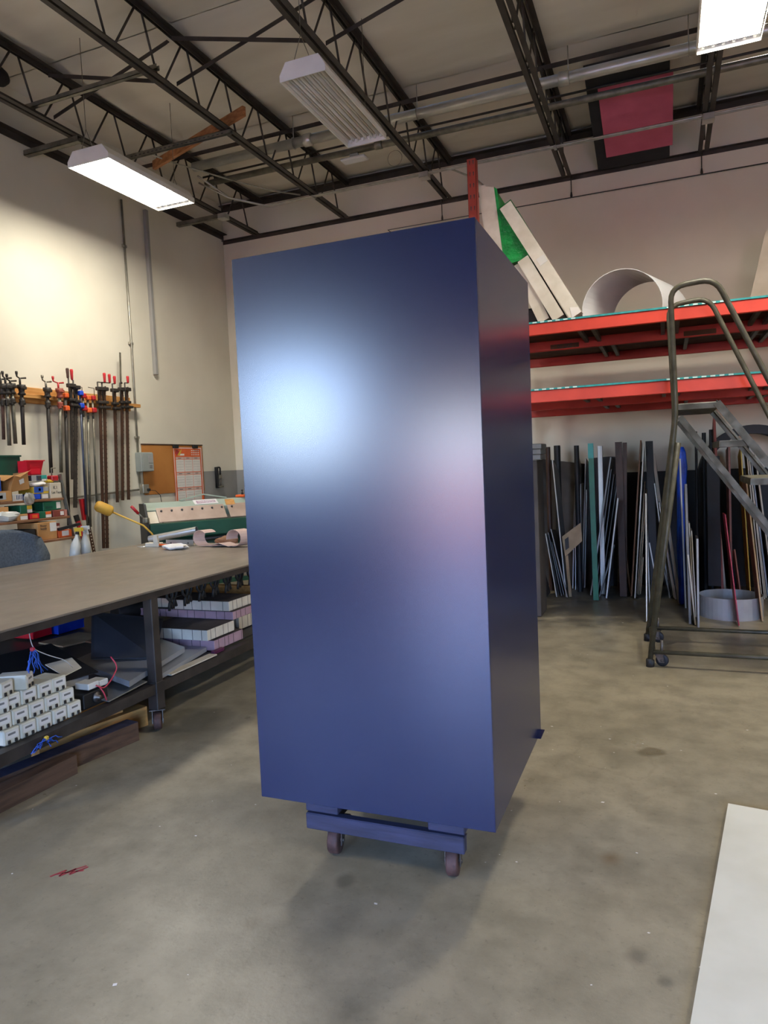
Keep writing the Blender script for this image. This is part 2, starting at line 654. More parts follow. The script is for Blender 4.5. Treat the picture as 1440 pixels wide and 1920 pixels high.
struct('wall_right', MB().box((XR, YF - 0.2, 0), (XR + 0.2, YB + 0.2, CH + 0.2)), 'wall_paint')
# rear wall behind the camera with a window and an open door to daylight
WX0, WX1, WZ0, WZ1 = -5.5, -4.0, 1.65, 3.05
DX0, DX1, DZ1 = -3.0, -1.55, 2.15
GX0, GX1, GZ1 = 1.2, 3.6, 2.9
rw = MB()
rw.box((XL, YF - 0.2, 0), (WX0, YF, CH + 0.2))
rw.box((WX0, YF - 0.2, 0), (WX1, YF, WZ0))
rw.box((WX0, YF - 0.2, WZ1), (WX1, YF, CH + 0.2))
rw.box((WX1, YF - 0.2, 0), (DX0, YF, CH + 0.2))
rw.box((DX0, YF - 0.2, DZ1), (DX1, YF, CH + 0.2))
rw.box((DX1, YF - 0.2, 0), (GX0, YF, CH + 0.2))
rw.box((GX0, YF - 0.2, GZ1), (GX1, YF, CH + 0.2))
rw.box((GX1, YF - 0.2, 0), (XR, YF, CH + 0.2))
mat('rear_cladding', '#57524b', 0.8, col2='#4b4640', scale=2)
struct('wall_front', rw, 'rear_cladding')
wf = MB()
for a, b2 in (((WX0, WZ0), (WX1, WZ0 + .05)), ((WX0, WZ1 - .05), (WX1, WZ1)), ((WX0, WZ0), (WX0 + .05, WZ1)), ((WX1 - .05, WZ0), (WX1, WZ1)),
              (((WX0 + WX1) / 2 - .02, WZ0), ((WX0 + WX1) / 2 + .02, WZ1))):
    wf.box((a[0], YF - .13, a[1]), (b2[0], YF - .07, b2[1]))
struct('window_1', wf, 'white_enamel')
df = MB()
df.box((DX0, YF - .2, 0), (DX0 + .05, YF + .02, DZ1))
df.box((DX1 - .05, YF - .2, 0), (DX1, YF + .02, DZ1))
df.box((DX0, YF - .2, DZ1 - .05), (DX1, YF + .02, DZ1))
struct('door_1', df, 'dark_steel')
gd = MB()
gd.box((GX0 - .08, YF, 0), (GX0, YF + .06, GZ1 + .1)); gd.box((GX1, YF, 0), (GX1 + .08, YF + .06, GZ1 + .1)); gd.box((GX0 - .08, YF, GZ1), (GX1 + .08, YF + .35, GZ1 + .4))
struct('door_2', gd, 'strut_steel')
for nm, x0, x1, z0, z1 in (('window_daylight', WX0, WX1, WZ0, WZ1), ('door_daylight', DX0, DX1, 0, DZ1), ('roll_door_daylight', GX0, GX1, 0, GZ1)):
    ld = bpy.data.lights.new(nm, 'AREA')
    ld.shape = 'RECTANGLE'
    ld.size, ld.size_y = x1 - x0, z1 - z0
    ld.cycles.is_portal = True
    lo = bpy.data.objects.new(nm, ld)
    COL.objects.link(lo)
    lo.location = ((x0 + x1) / 2, YF - 0.03, (z0 + z1) / 2)
    lo.rotation_euler = (math.radians(90), 0, 0)
mat('yard_paving', '#b9a59a', 0.9, col2='#a8958a', scale=2)
mat('yard_wall', '#e0a097', 0.9, col2='#d49389', scale=2)
struct('yard_paving', MB().box((-16, -26, -0.15), (12, YF - 0.2, -0.02)), 'yard_paving')
struct('yard_wall', MB().box((-7.5, -12.4, -0.02), (6, -12.0, 1.9)), 'yard_wall')

# painted grey dado near the corner, wall angle, ledge
struct('trim_1', MB().box((XL, 8.18, 0), (XL + .006, YB, 1.575)), 'grey_paint')
struct('trim_2', MB().box((XL + .006, YB - .006, 0), (-1.65, YB, 1.575)), 'grey_paint')
struct('trim_3', MB().angle((XL, YF, 5.02), (XL, YB, 5.02), .075, .008, (1, 0, 0), (0, 0, -1)), 'joist_steel')
struct('trim_4', MB().angle((XL, YB, CH - .005), (XR, YB, CH - .005), .075, .008, (0, -1, 0), (0, 0, -1)), 'joist_steel')
struct('trim_5', MB().angle((XL, YB, 4.93), (XR, YB, 4.93), .05, .008, (0, -1, 0), (0, 0, -1)), 'joist_steel')

# ceiling: sagging insulation blankets between seams
ce = struct('ceiling', MB().box((XL, YF, CH + .06), (XR, YB, CH + .2)), 'ceiling_vinyl')
ys = [YF, -2.27, -0.38, 1.51, 3.40, 5.30, 7.19, YB]
for a, b2 in zip(ys[:-1], ys[1:]):
    mb = MB()
    nx, ny = 36, 8
    vs, fs = [], []
    for j in range(ny + 1):
        t = j / ny
        for i in range(nx + 1):
            x = XL + (XR - XL) * i / nx
            sag = 0.045 * math.sin(math.pi * t) + 0.008 * math.sin(x * 4.4 + a) * math.sin(math.pi * t) + 0.006 * random.random()
            vs.append((x, a + .006 + (b2 - a - .012) * t, CH + .045 - sag))
    for j in range(ny):
        for i in range(nx):
            k = j * (nx + 1) + i
            fs.append((k, k + nx + 1, k + nx + 2, k + 1))
    mb.add(vs, fs, True)
    o = mb.build('insulation_panel', 'ceiling_vinyl', ce, fix=False)

# ------------------------------------------------------------------ roof joists
JX = [-5.33, -3.944, -2.511, -1.04, .448, 1.93]
JLAB = ['steel roof joist nearest the left wall', 'steel roof joist carrying the end of the wooden stud',
        'steel roof joist right above the unlit light fixture', 'steel roof joist just left of the pink foam sheet',
        'steel roof joist just right of the pink foam sheet', 'steel roof joist at the far right end of the ceiling']
ZB, ZT = 4.89, 5.38


def make_joist(x, label):
    r = thing('roof_joist', label, 'joist', (x, YF, ZB), 0, 'open web steel roof joists')
    m = MB()
    g = .012
    m.angle((x + g, YF, ZT + .02), (x + g, YB - .01, ZT + .02), .05, .006, (1, 0, 0), (0, 0, -1))
    m.angle((x - g, YF, ZT + .02), (x - g, YB - .01, ZT + .02), .05, .006, (-1, 0, 0), (0, 0, -1))
    m.build('top_chord', 'joist_steel', r)
    m = MB()
    m.angle((x + g, YF, ZB), (x + g, YB - .12, ZB), .045, .006, (1, 0, 0), (0, 0, 1))
    m.angle((x - g, YF, ZB), (x - g, YB - .12, ZB), .045, .006, (-1, 0, 0), (0, 0, 1))
    m.build('bottom_chord', 'joist_steel', r)
    pitch = .593
    P = []
    y = 4.535 - 14 * pitch
    meA = meB = None
    while y < YB - .3:
        if y > YF + .05:
            for (ya, yb, key) in ((y + .045, y + .33, 'A'), (y + .38, y + pitch - .045, 'B')):
                if yb > YB - .05:
                    continue
                if key == 'A':
                    p, q = (x, ya, ZB + .02), (x, yb, ZT)
                else:
                    p, q = (x, ya, ZT), (x, yb, ZB + .02)
                me = meA if key == 'A' else meB
                if me is None:
                    ob = MB().tube([(0, 0, p[2] - ZB), (0, yb - ya, q[2] - ZB)], .0095, 6).build('web_rod', 'joist_steel')
                    ob.location = (0, 0, 0)
                    for v in ob.data.vertices:      # undo the recentring of build()
                        pass
                    me = ob.data
                    zmin = min(v.co.z for v in me.vertices)
                    ymin = min(v.co.y for v in me.vertices)
                    sh = Vector((0, -ymin, -zmin + min(p[2], q[2]) - ZB))
                    me.transform(Matrix.Translation(sh))
                    if key == 'A':
                        meA = me
                    else:
                        meB = me
                else:
                    ob = bpy.data.objects.new('web_rod', me)
                    COL.objects.link(ob)
                ob.parent = r
                ob.location = (0, ya - YF, 0)
        y += pitch
    return r


j0 = make_joist(JX[0], JLAB[0])
for x, lb in zip(JX[1:], JLAB[1:]):
    dup(j0, (x, YF, ZB), None, lb)

# cross bridging between joists
bl = ['cross bridging angle from first joist top chord to second joist', 'cross bridging angle from first joist bottom chord to second joist',
      'bridging angle running level above the hanging chain fixture', 'bridging angle rising toward the unlit fixture chain',
      'cross bridging angle right of the unlit fixture, falling', 'cross bridging angle right of the unlit fixture, rising']
k = 0
for i in range(3):
    for d in (0, 1):
        z0, z1 = (ZT - .04, ZB + .09) if d == 0 else (ZB + .08, ZT - .05)
        yy = 5.24 + .04 * i + .03 * d
        o = MB().angle((JX[i] + .03, yy, z0), (JX[i + 1] - .03, yy + .02, z1), .035, .005, (0, 1, 0), Vector((0, 0, -1)))
        o = o.build('bridging_angle', 'joist_steel')
        tag(o, bl[k], 'brace', 'cross bridging angles between roof joists')
        k += 1
o = MB().angle((XL + .02, 5.18, ZT - .04), (JX[0] - .03, 5.2, ZB + .08), .035, .005, (0, 1, 0), (0, 0, -1)).build('bridging_angle', 'joist_steel')
tag(o, 'short bridging angle between left wall and first joist', 'brace', 'cross bridging angles between roof joists')
# horizontal members
o = MB().angle((XL + .05, 7.19, 5.335), (XR - .05, 7.19, 5.335), .045, .006, (0, 1, 0), (0, 0, -1)).build('horizontal_bridging', 'joist_steel')
tag(o, 'thin dark steel angle along the ceiling above the large pipe', 'brace')

# pipes
def pipe_run(name, label, y, z, r, m, x0, x1, coup):
    t = thing(name, label, 'pipe', (x0, y, z - r))
    MB().tube([(x0, y, z), (x1, y, z)], r, 16).build('pipe_body', m, t)
    for cx in coup:
        MB().lathe((cx - .05, y, z), [(r + .003, 0), (r + .013, .008), (r + .013, .092), (r + .003, .1)], 16, (1, 0, 0)).build('coupling', 'galv', t)
    for hx in (JX[1] + .22, JX[2] + .22, JX[3] + .25, JX[4] - .2):
        q = MB()
        q.tube(arc((hx, y, z), r + .006, 0, 360, 16, (0, 1, 0))[:-1], .005, 6, closed=True)
        q.tube([(hx, y, z + r), (hx, y, CH - .02)], .005, 6)
        q.build('pipe_hanger', 'emt', t)
    return t


pipe_run('sprinkler_pipe', 'large galvanized pipe hung between the roof joists', 7.08, 5.11, .052, 'galv', -5.05, XR - .02, [-3.55, -0.83])
t = thing('conduit_pipe', 'grey pipe hung just behind the large galvanized pipe', 'pipe', (-5.2, 7.52, 5.06))
MB().tube([(-5.2, 7.52, 5.1), (XR - .02, 7.58, 5.1)], .036, 14).build('pipe_body', 'strut_steel', t)
MB().tube([(-5.2, 7.47, 5.16), (XR - .02, 7.53, 5.16)], .012, 8).build('cable', 'dark_steel', t)
MB().lathe((-2.95, 7.53, 5.1), [(.038, 0), (.044, .01), (.044, .08), (.038, .09)], 14, (1, 0, 0)).build('coupling', 'strut_steel', t)
for n, (yy, zz, lb) in enumerate(((7.92, 4.865, 'slim metal conduit under the joists, nearer the camera'), (7.965, 4.87, 'slim metal conduit under the joists, nearer the back wall'))):
    t = thing('electrical_conduit', lb, 'conduit', (-4.6, yy, zz - .012), 0, 'slim conduits under the joists')
    pts = [(-5.2 + .1 * n, yy - .55 - .2 * n, zz + .2), (-4.95, yy - .3, zz + .06), (-4.6, yy, zz), (-3.9, yy, zz), (.6, yy, zz), (XR - .05, yy, zz)]
    MB().tube(pts, .0115, 8).build('conduit_body', 'emt', t)
    for hx in (-3.944, -1.04, .448):
        MB().rbox((hx, yy, zz - .008), (.03, .03, .035), .004).build('conduit_strap', 'galv', t)
for i, (x, y, lb) in enumerate(((-2.511, 7.94, 'grey junction box on the conduits behind the unlit fixture'), (.448, 7.94, 'grey junction box on the conduits right of the pink foam'),
                                (-5.25, 7.94, 'grey junction box on conduits near left wall'))):
    t = thing('junction_box', lb, 'junction box', (x, y, 4.80), 0, 'junction boxes on the ceiling conduits')
    MB().rbox((x, y, 4.845), (.11, .11, .06), .005).build('box_body', 'galv', t)
    MB().rbox((x, y, 4.812), (.115, .115, .006), .002).build('cover_plate', 'galv', t)
o = MB().tube([(-2.45, 7.98, 4.87), (-2.25, 8.1, 4.93), (-2.05, 8.5, 4.92), (-1.95, 8.8, 4.85), (-1.93, 8.93, 4.7), (-1.93, 8.94, 3.6)], .0115, 8).build('bent_conduit', 'emt')
tag(o, 'bent metal conduit turning down the back wall behind the foam boards', 'conduit')
o = MB().tube([(-5.16, 6.3, 5.02), (-5.0, 6.7, 5.0), (-4.7, 7.3, 4.98), (-4.4, 7.75, 4.95), (-4.1, 7.9, 4.9)], .009, 8).build('flexible_conduit', 'emt')
tag(o, 'flexible conduit sloping from lit fixture toward back wall', 'conduit')
# rod along the back wall with hangers
t = thing('hanging_rod', 'thin dark rod hung along the upper back wall', 'rod', (-3.3, 8.93, 4.64))
MB().tube([(-3.3, 8.93, 4.60), (-3.36, 8.93, 4.655), (XR - .1, 8.93, 4.655)], .010, 6).build('rod_body', 'dark_steel', t)
for hx in (-2.61, -.995, .43, 1.9):
    q = MB().tube([(hx, 8.93, 4.665), (hx, 8.93, 4.9)], .006, 6)
    q.lathe((hx, 8.93, 4.66), [(.012, 0), (.014, .02), (.008, .06)], 8)
    q.lathe((hx, 8.93, 4.87), [(.01, 0), (.016, .02), (.01, .05)], 8)
    q.build('rod_hanger', 'dark_steel', t)
# struts and timber resting on the joists
o = MB()
o.box((-5.45, 5.03, 4.945), (-3.9, 5.034, 4.985)); o.box((-5.45, 5.03, 4.945), (-3.9, 5.07, 4.949)); o.box((-5.45, 5.066, 4.945), (-3.9, 5.07, 4.985))
tag(o.build('channel_strut', 'strut_steel'), 'steel channel strut laid across first two joists', 'strut')
o = MB()
o.box((-5.25, 6.07, 4.845), (-3.88, 6.074, 4.885)); o.box((-5.25, 6.07, 4.881), (-3.88, 6.11, 4.885)); o.box((-5.25, 6.106, 4.845), (-3.88, 6.11, 4.885))
t = tag(o.build('slotted_strut', 'strut_steel'), 'slotted strut under the joists beside the wooden stud', 'strut')
q = MB()
for i in range(22):
    q.box((-5.1 + i * .053, 6.068, 4.853), (-5.075 + i * .053, 6.0695, 4.863))
q.build('slot_row', 'ink', t)['kind'] = 'stuff'
for (y, lb) in ((5.55, 'short channel bracket between left wall and first joist, nearest the camera'), (7.95, 'short channel bracket between left wall and first joist, near the corner')):
    o = MB()
    o.box((XL, y - .03, 4.835), (JX[0] + .06, y - .026, 4.887)); o.box((XL, y + .026, 4.835), (JX[0] + .06, y + .03, 4.887)); o.box((XL, y - .03, 4.835), (JX[0] + .06, y + .03, 4.839))
    tag(o.build('wall_bracket', 'strut_steel'), lb, 'bracket', 'channel brackets at the left wall')
o = MB().bar((-5.25, 6.62, 5.0), (-3.70, 6.05, 5.0), .038, .089)
tag(o.build('wooden_stud', 'lumber'), 'wooden stud resting across the joists behind the lit left fixture', 'lumber')
# pink and black foam sheets tucked behind the pipes
def hung_sheet(name, label, m, xs, yz, t):
    line = [(xs[0], y, z) for y, z in yz]
    b = MB().strip(line, (xs[1] - xs[0], 0, 0), t)
    tag(b.build(name, m), label, 'foam sheet')


hung_sheet('foam_sheet', 'black foam sheet tucked under the ceiling behind the pink sheet', 'foam_black', (-.68, .10),
           [(7.36, 5.33), (7.7, 5.23), (8.1, 5.12), (8.5, 5.03), (8.8, 4.95), (8.9, 4.915)], .02)
hung_sheet('foam_sheet', 'pink foam sheet hanging under the ceiling over a black sheet', 'foam_pink', (-.57, .13),
           [(7.62, 5.215), (7.8, 5.165), (8.1, 5.085), (8.4, 5.015), (8.7, 4.955)], .008)
# dark duct piece upper left, small device, wire loop
o = MB().lathe((-5.75, 4.2, 5.28), [(.09, 0), (.1, .1), (.085, .3), (.1, .55), (.09, .8), (.07, .86), (.03, .9)], 14, (0.12, 1, 0))
tag(o.build('heater_duct', 'black_paint'), 'dark round duct end high in the upper left corner', 'duct')
t = thing('wireless_device', 'small white device clipped under a ceiling pipe', 'device', (-3.2, 7.53, 4.99))
MB().rbox((-3.2, 7.53, 5.005), (.3, .13, .03), .01).build('device_body', 'white_plastic', t)
MB().rbox((-3.2, 7.53, 5.04), (.1, .06, .05), .006).build('mounting_clip', 'plastic_grey', t)
o = MB().tube(arc((-2.78, 7.7, 5.0), .085, 0, 360, 24)[:-1], .003, 5, closed=True)
tag(o.build('wire_loop', 'strut_steel'), 'loop of thin wire hanging below the ceiling pipes', 'wire')


# ------------------------------------------------------------------ light fixtures
def make_fixture(x0, x1, y0, y1, z, lit, label):
    t = thing('light_fixture', label, 'light', ((x0 + x1) / 2, (y0 + y1) / 2, z), 0, 'hanging fluorescent high bay fixtures')
    H = .13
    xc, w = (x0 + x1) / 2, (x1 - x0) / 2
    prof = [(-w, 0), (-w, .045), (-w * .72, H), (w * .72, H), (w, .045), (w, 0)]
    th = .006
    hb = MB()
    for (a, b2) in zip(prof[:-1], prof[1:]):
        hb.prism([(xc + a[0], y0, z + a[1]), (xc + b2[0], y0, z + b2[1]), (xc + b2[0] * (1 - th / w), y0, z + b2[1] - (th if b2[1] == H else 0)),
                  (xc + a[0] * (1 - th / w), y0, z + a[1] - (th if a[1] == H else 0))], (0, y1 - y0, 0))
    hb.build('housing', 'reflector', t)
    for yy in (y0 - .004, y1):
        MB().prism([(xc + a, yy, z + b2) for a, b2 in prof], (0, .004, 0)).build('end_cap', 'white_enamel', t)
    n = 6
    wi = 2 * w * .94
    for i in range(n):
        cx = xc - wi / 2 + wi * (i + .5) / n
        hw = wi / n / 2
        q = MB()
        q.strip([(cx - hw, y0 + .01, z + .034), (cx - hw * .6, y0 + .01, z + .07), (cx, y0 + .01, z + .088), (cx + hw * .6, y0 + .01, z + .07), (cx + hw, y0 + .01, z + .034)],
                (0, y1 - y0 - .02, 0), .001)
        q.build('reflector', 'reflector', t)
        MB().tube([(cx, y0 + .03, z + .052), (cx, y1 - .03, z + .052)], .0085, 8).build('lamp_tube', 'tube_off', t)
        q = MB()
        for e in (y0 + .012, y1 - .03):
            q.rbox((cx, e + .009, z + .044), (.02, .018, .045), .003)
        q.build('lamp_socket', 'white_enamel', t)
    if lit:
        for s in (-1, 1):
            ld = bpy.data.lights.new('lamp_light', 'AREA')
            ld.shape = 'RECTANGLE'
            ld.size, ld.size_y = wi * .485, y1 - y0 - .1
            ld.energy = FIXTURE_WATTS / 2
            ld.color = (1.0, 0.945, 0.82)
            lo = bpy.data.objects.new('lamp_light', ld)
            COL.objects.link(lo)
            lo.parent = t
            lo.visible_camera = True
            lo.location = (s * wi * .25, 0, .024)
    for yy in (y0 + .0, y1 - .0):
        c = MB()
        c.tube([(xc - .06, yy, z + H), (xc, yy, z + H + .16), (xc, yy, CH + .01)], .003, 5)
        c.tube([(xc + .06, yy, z + H), (xc, yy, z + H + .16)], .003, 5)
        c.build('hanging_chain', 'strut_steel', t)
    return t


make_fixture(-4.98, -4.51, 5.08, 6.30, 4.36, True, 'lit fluorescent fixture hanging near the left wall')
make_fixture(-2.57, -2.20, 4.72, 5.90, 4.37, False, 'unlit six tube fixture hanging at top centre')
make_fixture(.247, .662, 4.48, 5.70, 4.36, True, 'lit fluorescent fixture cut off at the upper right corner')
FILL_FIXTURES = [(3.3, 5.0), (-4.75, -.4), (3.3, -.4)]  # unseen fixtures added to brighten ceiling and walls by bounce
for i, (x, y) in enumerate(FILL_FIXTURES):
    make_fixture(x - .21, x + .21, y - .6, y + .6, 4.36, True, ['added unseen fill fixture over the right part of the shop', 'added fill fixture behind the camera at left', 'added fill fixture behind the camera at right'][i])

# ------------------------------------------------------------------ the blue box on its dolly
m = mat('navy_paint', (0.0048, 0.0105, 0.048), 0.25, 0.0, col2=(0.0047, 0.0102, 0.0465), scale=2, spec=0.5)
m.node_tree.nodes['Principled BSDF'].inputs['IOR'].default_value = 1.7
BX0, BX1, BY0, BY1, BZ0, BZ1 = -1.497, -.562, 2.3, 3.24, .27, 2.343
t = thing('metal_cabinet', 'tall navy blue painted metal box standing on wheeled dolly', 'cabinet', ((BX0 + BX1) / 2, (BY0 + BY1) / 2, BZ0))
MB().bbox((BX0, BY0, BZ0), (BX1, BY0 + .012, BZ1), .0015).build('front_panel', 'navy_paint', t)
MB().bbox((BX1 - .003, BY0 + .0135, BZ0 + .001), (BX1 - .0002, BY1, BZ1 - .001), .0008).build('side_panel', 'navy_paint', t)
MB().bbox((BX0 + .0002, BY0 + .0135, BZ0 + .001), (BX0 + .003, BY1, BZ1 - .001), .0008).build('side_panel', 'navy_paint', t)
MB().bbox((BX0 + .004, BY0 + .0135, BZ1 - .004), (BX1 - .004, BY1, BZ1 - .001), .0008).build('top_panel', 'navy_paint', t)
MB().bbox((BX0 + .004, BY0 + .0135, BZ0 + .001), (BX1 - .004, BY1, BZ0 + .004), .0008).build('bottom_panel', 'navy_paint', t)
MB().bbox((BX0, BY1, BZ0), (BX1, BY1 + .012, BZ1), .0015).build('back_panel', 'navy_paint', t)
MB().bbox((BX1 - .002, BY1 - .12, BZ0 + .018), (BX1 + .022, BY1 - .01, BZ0 + .021), .0008).build('lower_flange', 'navy_paint', t)


def caster(root, x, y, r, w, yaw, top, mw, mf):
    ax = Vector((math.cos(yaw), math.sin(yaw), 0))
    fwd = Vector((-math.sin(yaw), math.cos(yaw), 0))
    c = Vector((x, y, r))
    wh = MB().lathe(c - ax * w / 2, [(r * .5, 0), (r * .93, 0), (r, w * .14), (r, w * .86), (r * .93, w), (r * .5, w)], 20, ax).build('caster_wheel', mw, root)
    f = MB()
    for s in (-1, 1):
        a = c + ax * (s * (w / 2 + .006))
        f.prism([a + fwd * .018 - Vector((0, 0, .016)), a - fwd * .018 - Vector((0, 0, .016)), a - fwd * .03 + fwd * .02 + Vector((0, 0, top - r - .008)),
                 a + fwd * .05 + Vector((0, 0, top - r - .008))], ax * (.003 * s))
    f.rbox((x + fwd.x * .02, y + fwd.y * .02, top - .006), (w + .05, w + .05, .008), .002, Matrix.Rotation(yaw, 3, 'Z'))
    f.lathe(c - ax * (w / 2 + .014), [(.008, 0), (.008, w + .028)], 8, ax)
    f.build('caster_fork', mf, root)


t = thing('wheeled_dolly', 'low timber dolly with caster wheels under the blue box', 'dolly', (-1.0, 2.78, 0))
DT = .133
MB().rbox((-1.017, 2.381, DT + .0325), (.644, .038, .065), .004).build('front_board', 'dolly_wood', t)
MB().rbox((-1.017, 3.15, DT + .0325), (.644, .038, .065), .004).build('rear_board', 'dolly_wood', t)
for x in (-1.26, -.78):
    MB().rbox((x, 2.766, DT + .031), (.04, .73, .06), .004).build('side_board', 'dolly_dark', t)
for x in (-1.274, -.766):
    MB().rbox((x, 2.765, DT + .0655 + .0355), (.139, .78, .069), .003).build('top_board', 'dolly_wood', t)
MB().rbox((-1.02, 2.62, DT + .0655 + .03), (.366, .03, .06), .003).build('cross_board', 'dolly_dark', t)
for (x, y) in ((-1.258, 2.455), (-.765, 2.45), (-1.258, 3.08), (-.765, 3.08)):
    caster(t, x, y, .055, .042, .12, DT, 'rust_wheel', 'caster_metal')

# white sheet on the floor at the lower right
a, b2 = Vector((.231, 3.29, 0)), Vector((.032, 1.90, 0))
d = (b2 - a).normalized()
n = Vector((-d.y, d.x, 0))
m = mat('white_sheet_paint', '#d2cebd', 0.55, col2='#c2bdaa', scale=3.5, contrast=(0.45, 0.8))
o = MB().prism([a, a + d * 2.44, a + d * 2.44 + n * 1.2, a + n * 1.2], (0, 0, .019))
tag(o.build('panel_sheet', 'white_sheet_paint'), 'large white panel sheet lying at the lower right corner', 'panel')
# ------------------------------------------------------------------ pallet rack
RX0, RX1, RF, RM, RB = -1.61, 2.05, 6.35, 7.40, 8.60
t = thing('pallet_rack', 'red steel pallet rack with two teal edged decks along the back wall', 'rack', (.2, 7.45, 0))


def upright(x, y0, y1, h):
    for y in (y0, y1 - .075):
        u = MB()
        u.box((x, y, 0), (x + .08, y + .003, h)); u.box((x, y, 0), (x + .003, y + .075, h)); u.box((x + .077, y, 0), (x + .08, y + .075, h))
        up_ = u.build('upright_post', 'rack_red_dark', t)
        s = MB()
        n = int(h / .1)
        for i in range(n):
            for dx in (.02, .052):
                z = .1 + i * .1
                s.add([(x + dx, y - .0008, z + .035), (x + dx + .011, y - .0008, z + .035), (x + dx + .008, y - .0008, z), (x + dx + .003, y - .0008, z)], [(0, 1, 2, 3)])
        s = s.build('slot_holes', 'ink', up_)
        s['kind'] = 'stuff'
    z = .3
    k = 0
    while z < h - .5:
        a, b2 = (y0 + .04, y1 - .04) if k % 2 == 0 else (y1 - .04, y0 + .04)
        MB().bar((x + .04, a, z), (x + .04, b2, z + .5), .035, .035).build('frame_brace', 'rack_red_dark', t)
        z += .5
        k += 1


for x, h in ((RX0, 4.25), (RX1, 3.6)):
    upright(x, RF + .003, RM - .02, h)
    upright(x, RM + .02, RB, h - .9 if x == RX0 else h)


def beam(y, z0, z1, m='rack_red', front=True):
    MB().bbox((RX0 + .083, y, z0), (RX1 - .003, y + .04, z1), .005).build('beam', m, t)


for z0, z1 in ((2.632, 2.733), (2.043, 2.148)):
    beam(RF - .01, z0, z1)
    beam(RM - .06, z0, z1)
    beam(RB - .06, z0, z1)
    # teal painted deck boards, edge with pale blocks
    dk = MB().box((RX0 + .083, RF - .012, z1 + .0005), (RX1 - .003, RM - .01, z1 + .016)).build('deck_board', 'deck_wood', t)
    MB().box((RX0 + .083, RM - .005, z1 + .0005), (RX1 - .003, RB - .02, z1 + .016)).build('deck_board', 'deck_wood', t)
    MB().box((RX0 + .083, RF - .018, z1 + .001), (RX1 - .003, RF - .012, z1 + .0165)).build('painted_edge', 'teal_edge', dk)
    q = MB()
    offs = [(-1.13, 7), (.03, 7)] if z0 > 2.3 else [(-1.13, 7), (.02, 8)]
    for x0, n in offs:
        for i in range(n):
            q.box((x0 + i * .066, RF - .019, z1 + .003), (x0 + .036 + i * .066, RF - .0182, z1 + .0145))
    q.build('pale_blocks', 'pale_edge', dk)['kind'] = 'stuff'
    for x in (-.72, -.6, -.02, .1, .72, .84, 1.3, 1.42):
        MB().box((x, RF + .035, z0 + .045), (x + .035, RM - .065, z0 + .085)).build('deck_support', 'strut_steel', t)
        MB().box((x + .1, RM - .015, z0 + .045), (x + .135, RB - .065, z0 + .085)).build('deck_support', 'strut_steel', t)
lp = MB().box((-1.06, RM - .0625, 2.645), (-.78, RM - .061, 2.69)).build('number_plate', 'deck_wood', t)
text('00 2K0', (-.92, RM - .064, 2.667), (1, 0, 0), (0, 0, 1), .05, 'ink', t, 'number_lettering')
MB().box((.18, RM - .0625, 2.645), (.46, RM - .061, 2.69)).build('number_plate', 'deck_wood', t)

# ------------------------------------------------------------------ things on the top deck
DZ = 2.752


def lean_slab(name, label, cat, xb, zb, xt, zt, th, y0, y1, m, group=None):
    a, b2 = Vector((xb, y0, zb)), Vector((xt, y0, zt))
    d = (b2 - a).normalized()
    n = Vector((d.z, 0, -d.x))
    o = MB().prism([a, b2, b2 + n * th, a + n * th], (0, y1 - y0, 0))
    o = o.build(name, m)
    return tag(o, label, cat, group)


s1 = thing('foam_slab', 'thick white foam slab leaning furthest right on the top deck, green wrapped top', 'foam slab', (-.7, 6.8, DZ), 0, 'foam slabs on the top deck')
a, b2 = Vector((-.755, 6.44, DZ + .003)), Vector((-1.345, 6.44, 3.80))
d = (b2 - a).normalized(); n = Vector((d.z, 0, -d.x))
MB().prism([a, b2, b2 + n * .115, a + n * .115], (0, .95, 0)).build('foam_core', 'foam_white', s1)
a2 = a + d * .92
MB().strip([a2 - n * .004 + Vector((0, -.004, 0)), b2 - n * .004 + d * .006 + Vector((0, -.004, 0)), b2 + n * .119 + d * .006 + Vector((0, -.004, 0)), a2 + d * .12 + n * .119 + Vector((0, -.004, 0))],
           (0, .96, 0), .003).build('green_wrapping', 'green_wrap', s1)
MB().prism([a + d * .55 + n * .03 + Vector((0, -.002, 0)), a + d * .62 + n * .03 + Vector((0, -.002, 0)), a + d * .62 + n * .105 + Vector((0, -.002, 0)), a + d * .55 + n * .105 + Vector((0, -.002, 0))], (0, .0015, 0)).build('tape_patch', 'white', s1)
MB().prism([a + n * .02 + d * .0 + Vector((0, -.003, 0)), a + d * .09 + n * .05 + Vector((0, -.003, 0)), a + d * .05 + n * .11 + Vector((0, -.003, 0)), a + n * .11 + Vector((0, -.003, 0))], (0, .0015, 0)).build('tape_patch', 'paper', s1)
lean_slab('foam_slab', 'white foam slab second from right on the top deck', 'foam slab', -.90, DZ + .003, -1.20, 3.31, .105, 6.44, 7.2, 'foam_white', 'foam slabs on the top deck')
lean_slab('foam_slab', 'white foam slab second from left, its foot just right of the blue box', 'foam slab', -1.03, DZ + .003, -1.255, 3.28, .10, 6.46, 7.25, 'foam_white', 'foam slabs on the top deck')
s2 = thing('foam_slab', 'tall white foam slab with green wrapped side beside the rack upright', 'foam slab', (-1.2, 6.8, DZ), 0, 'foam slabs on the top deck')
MB().prism([(-1.545, 6.47, 4.05), (-1.475, 6.47, 4.045), (-1.47, 6.47, 4.03), (-1.395, 6.47, 4.01), (-1.325, 6.47, 3.30), (-1.25, 6.47, 2.757), (-1.36, 6.47, 2.757), (-1.46, 6.47, 3.30)], (0, .6, 0)).build('foam_core', 'foam_white', s2)
MB().prism([(-1.394, 6.475, 4.01), (-1.35, 6.475, 3.82), (-1.085, 6.475, 3.35), (-1.20, 6.475, 3.33), (-1.318, 6.475, 3.31)], (0, .55, 0)).build('green_wrapping', 'green_wrap', s2)
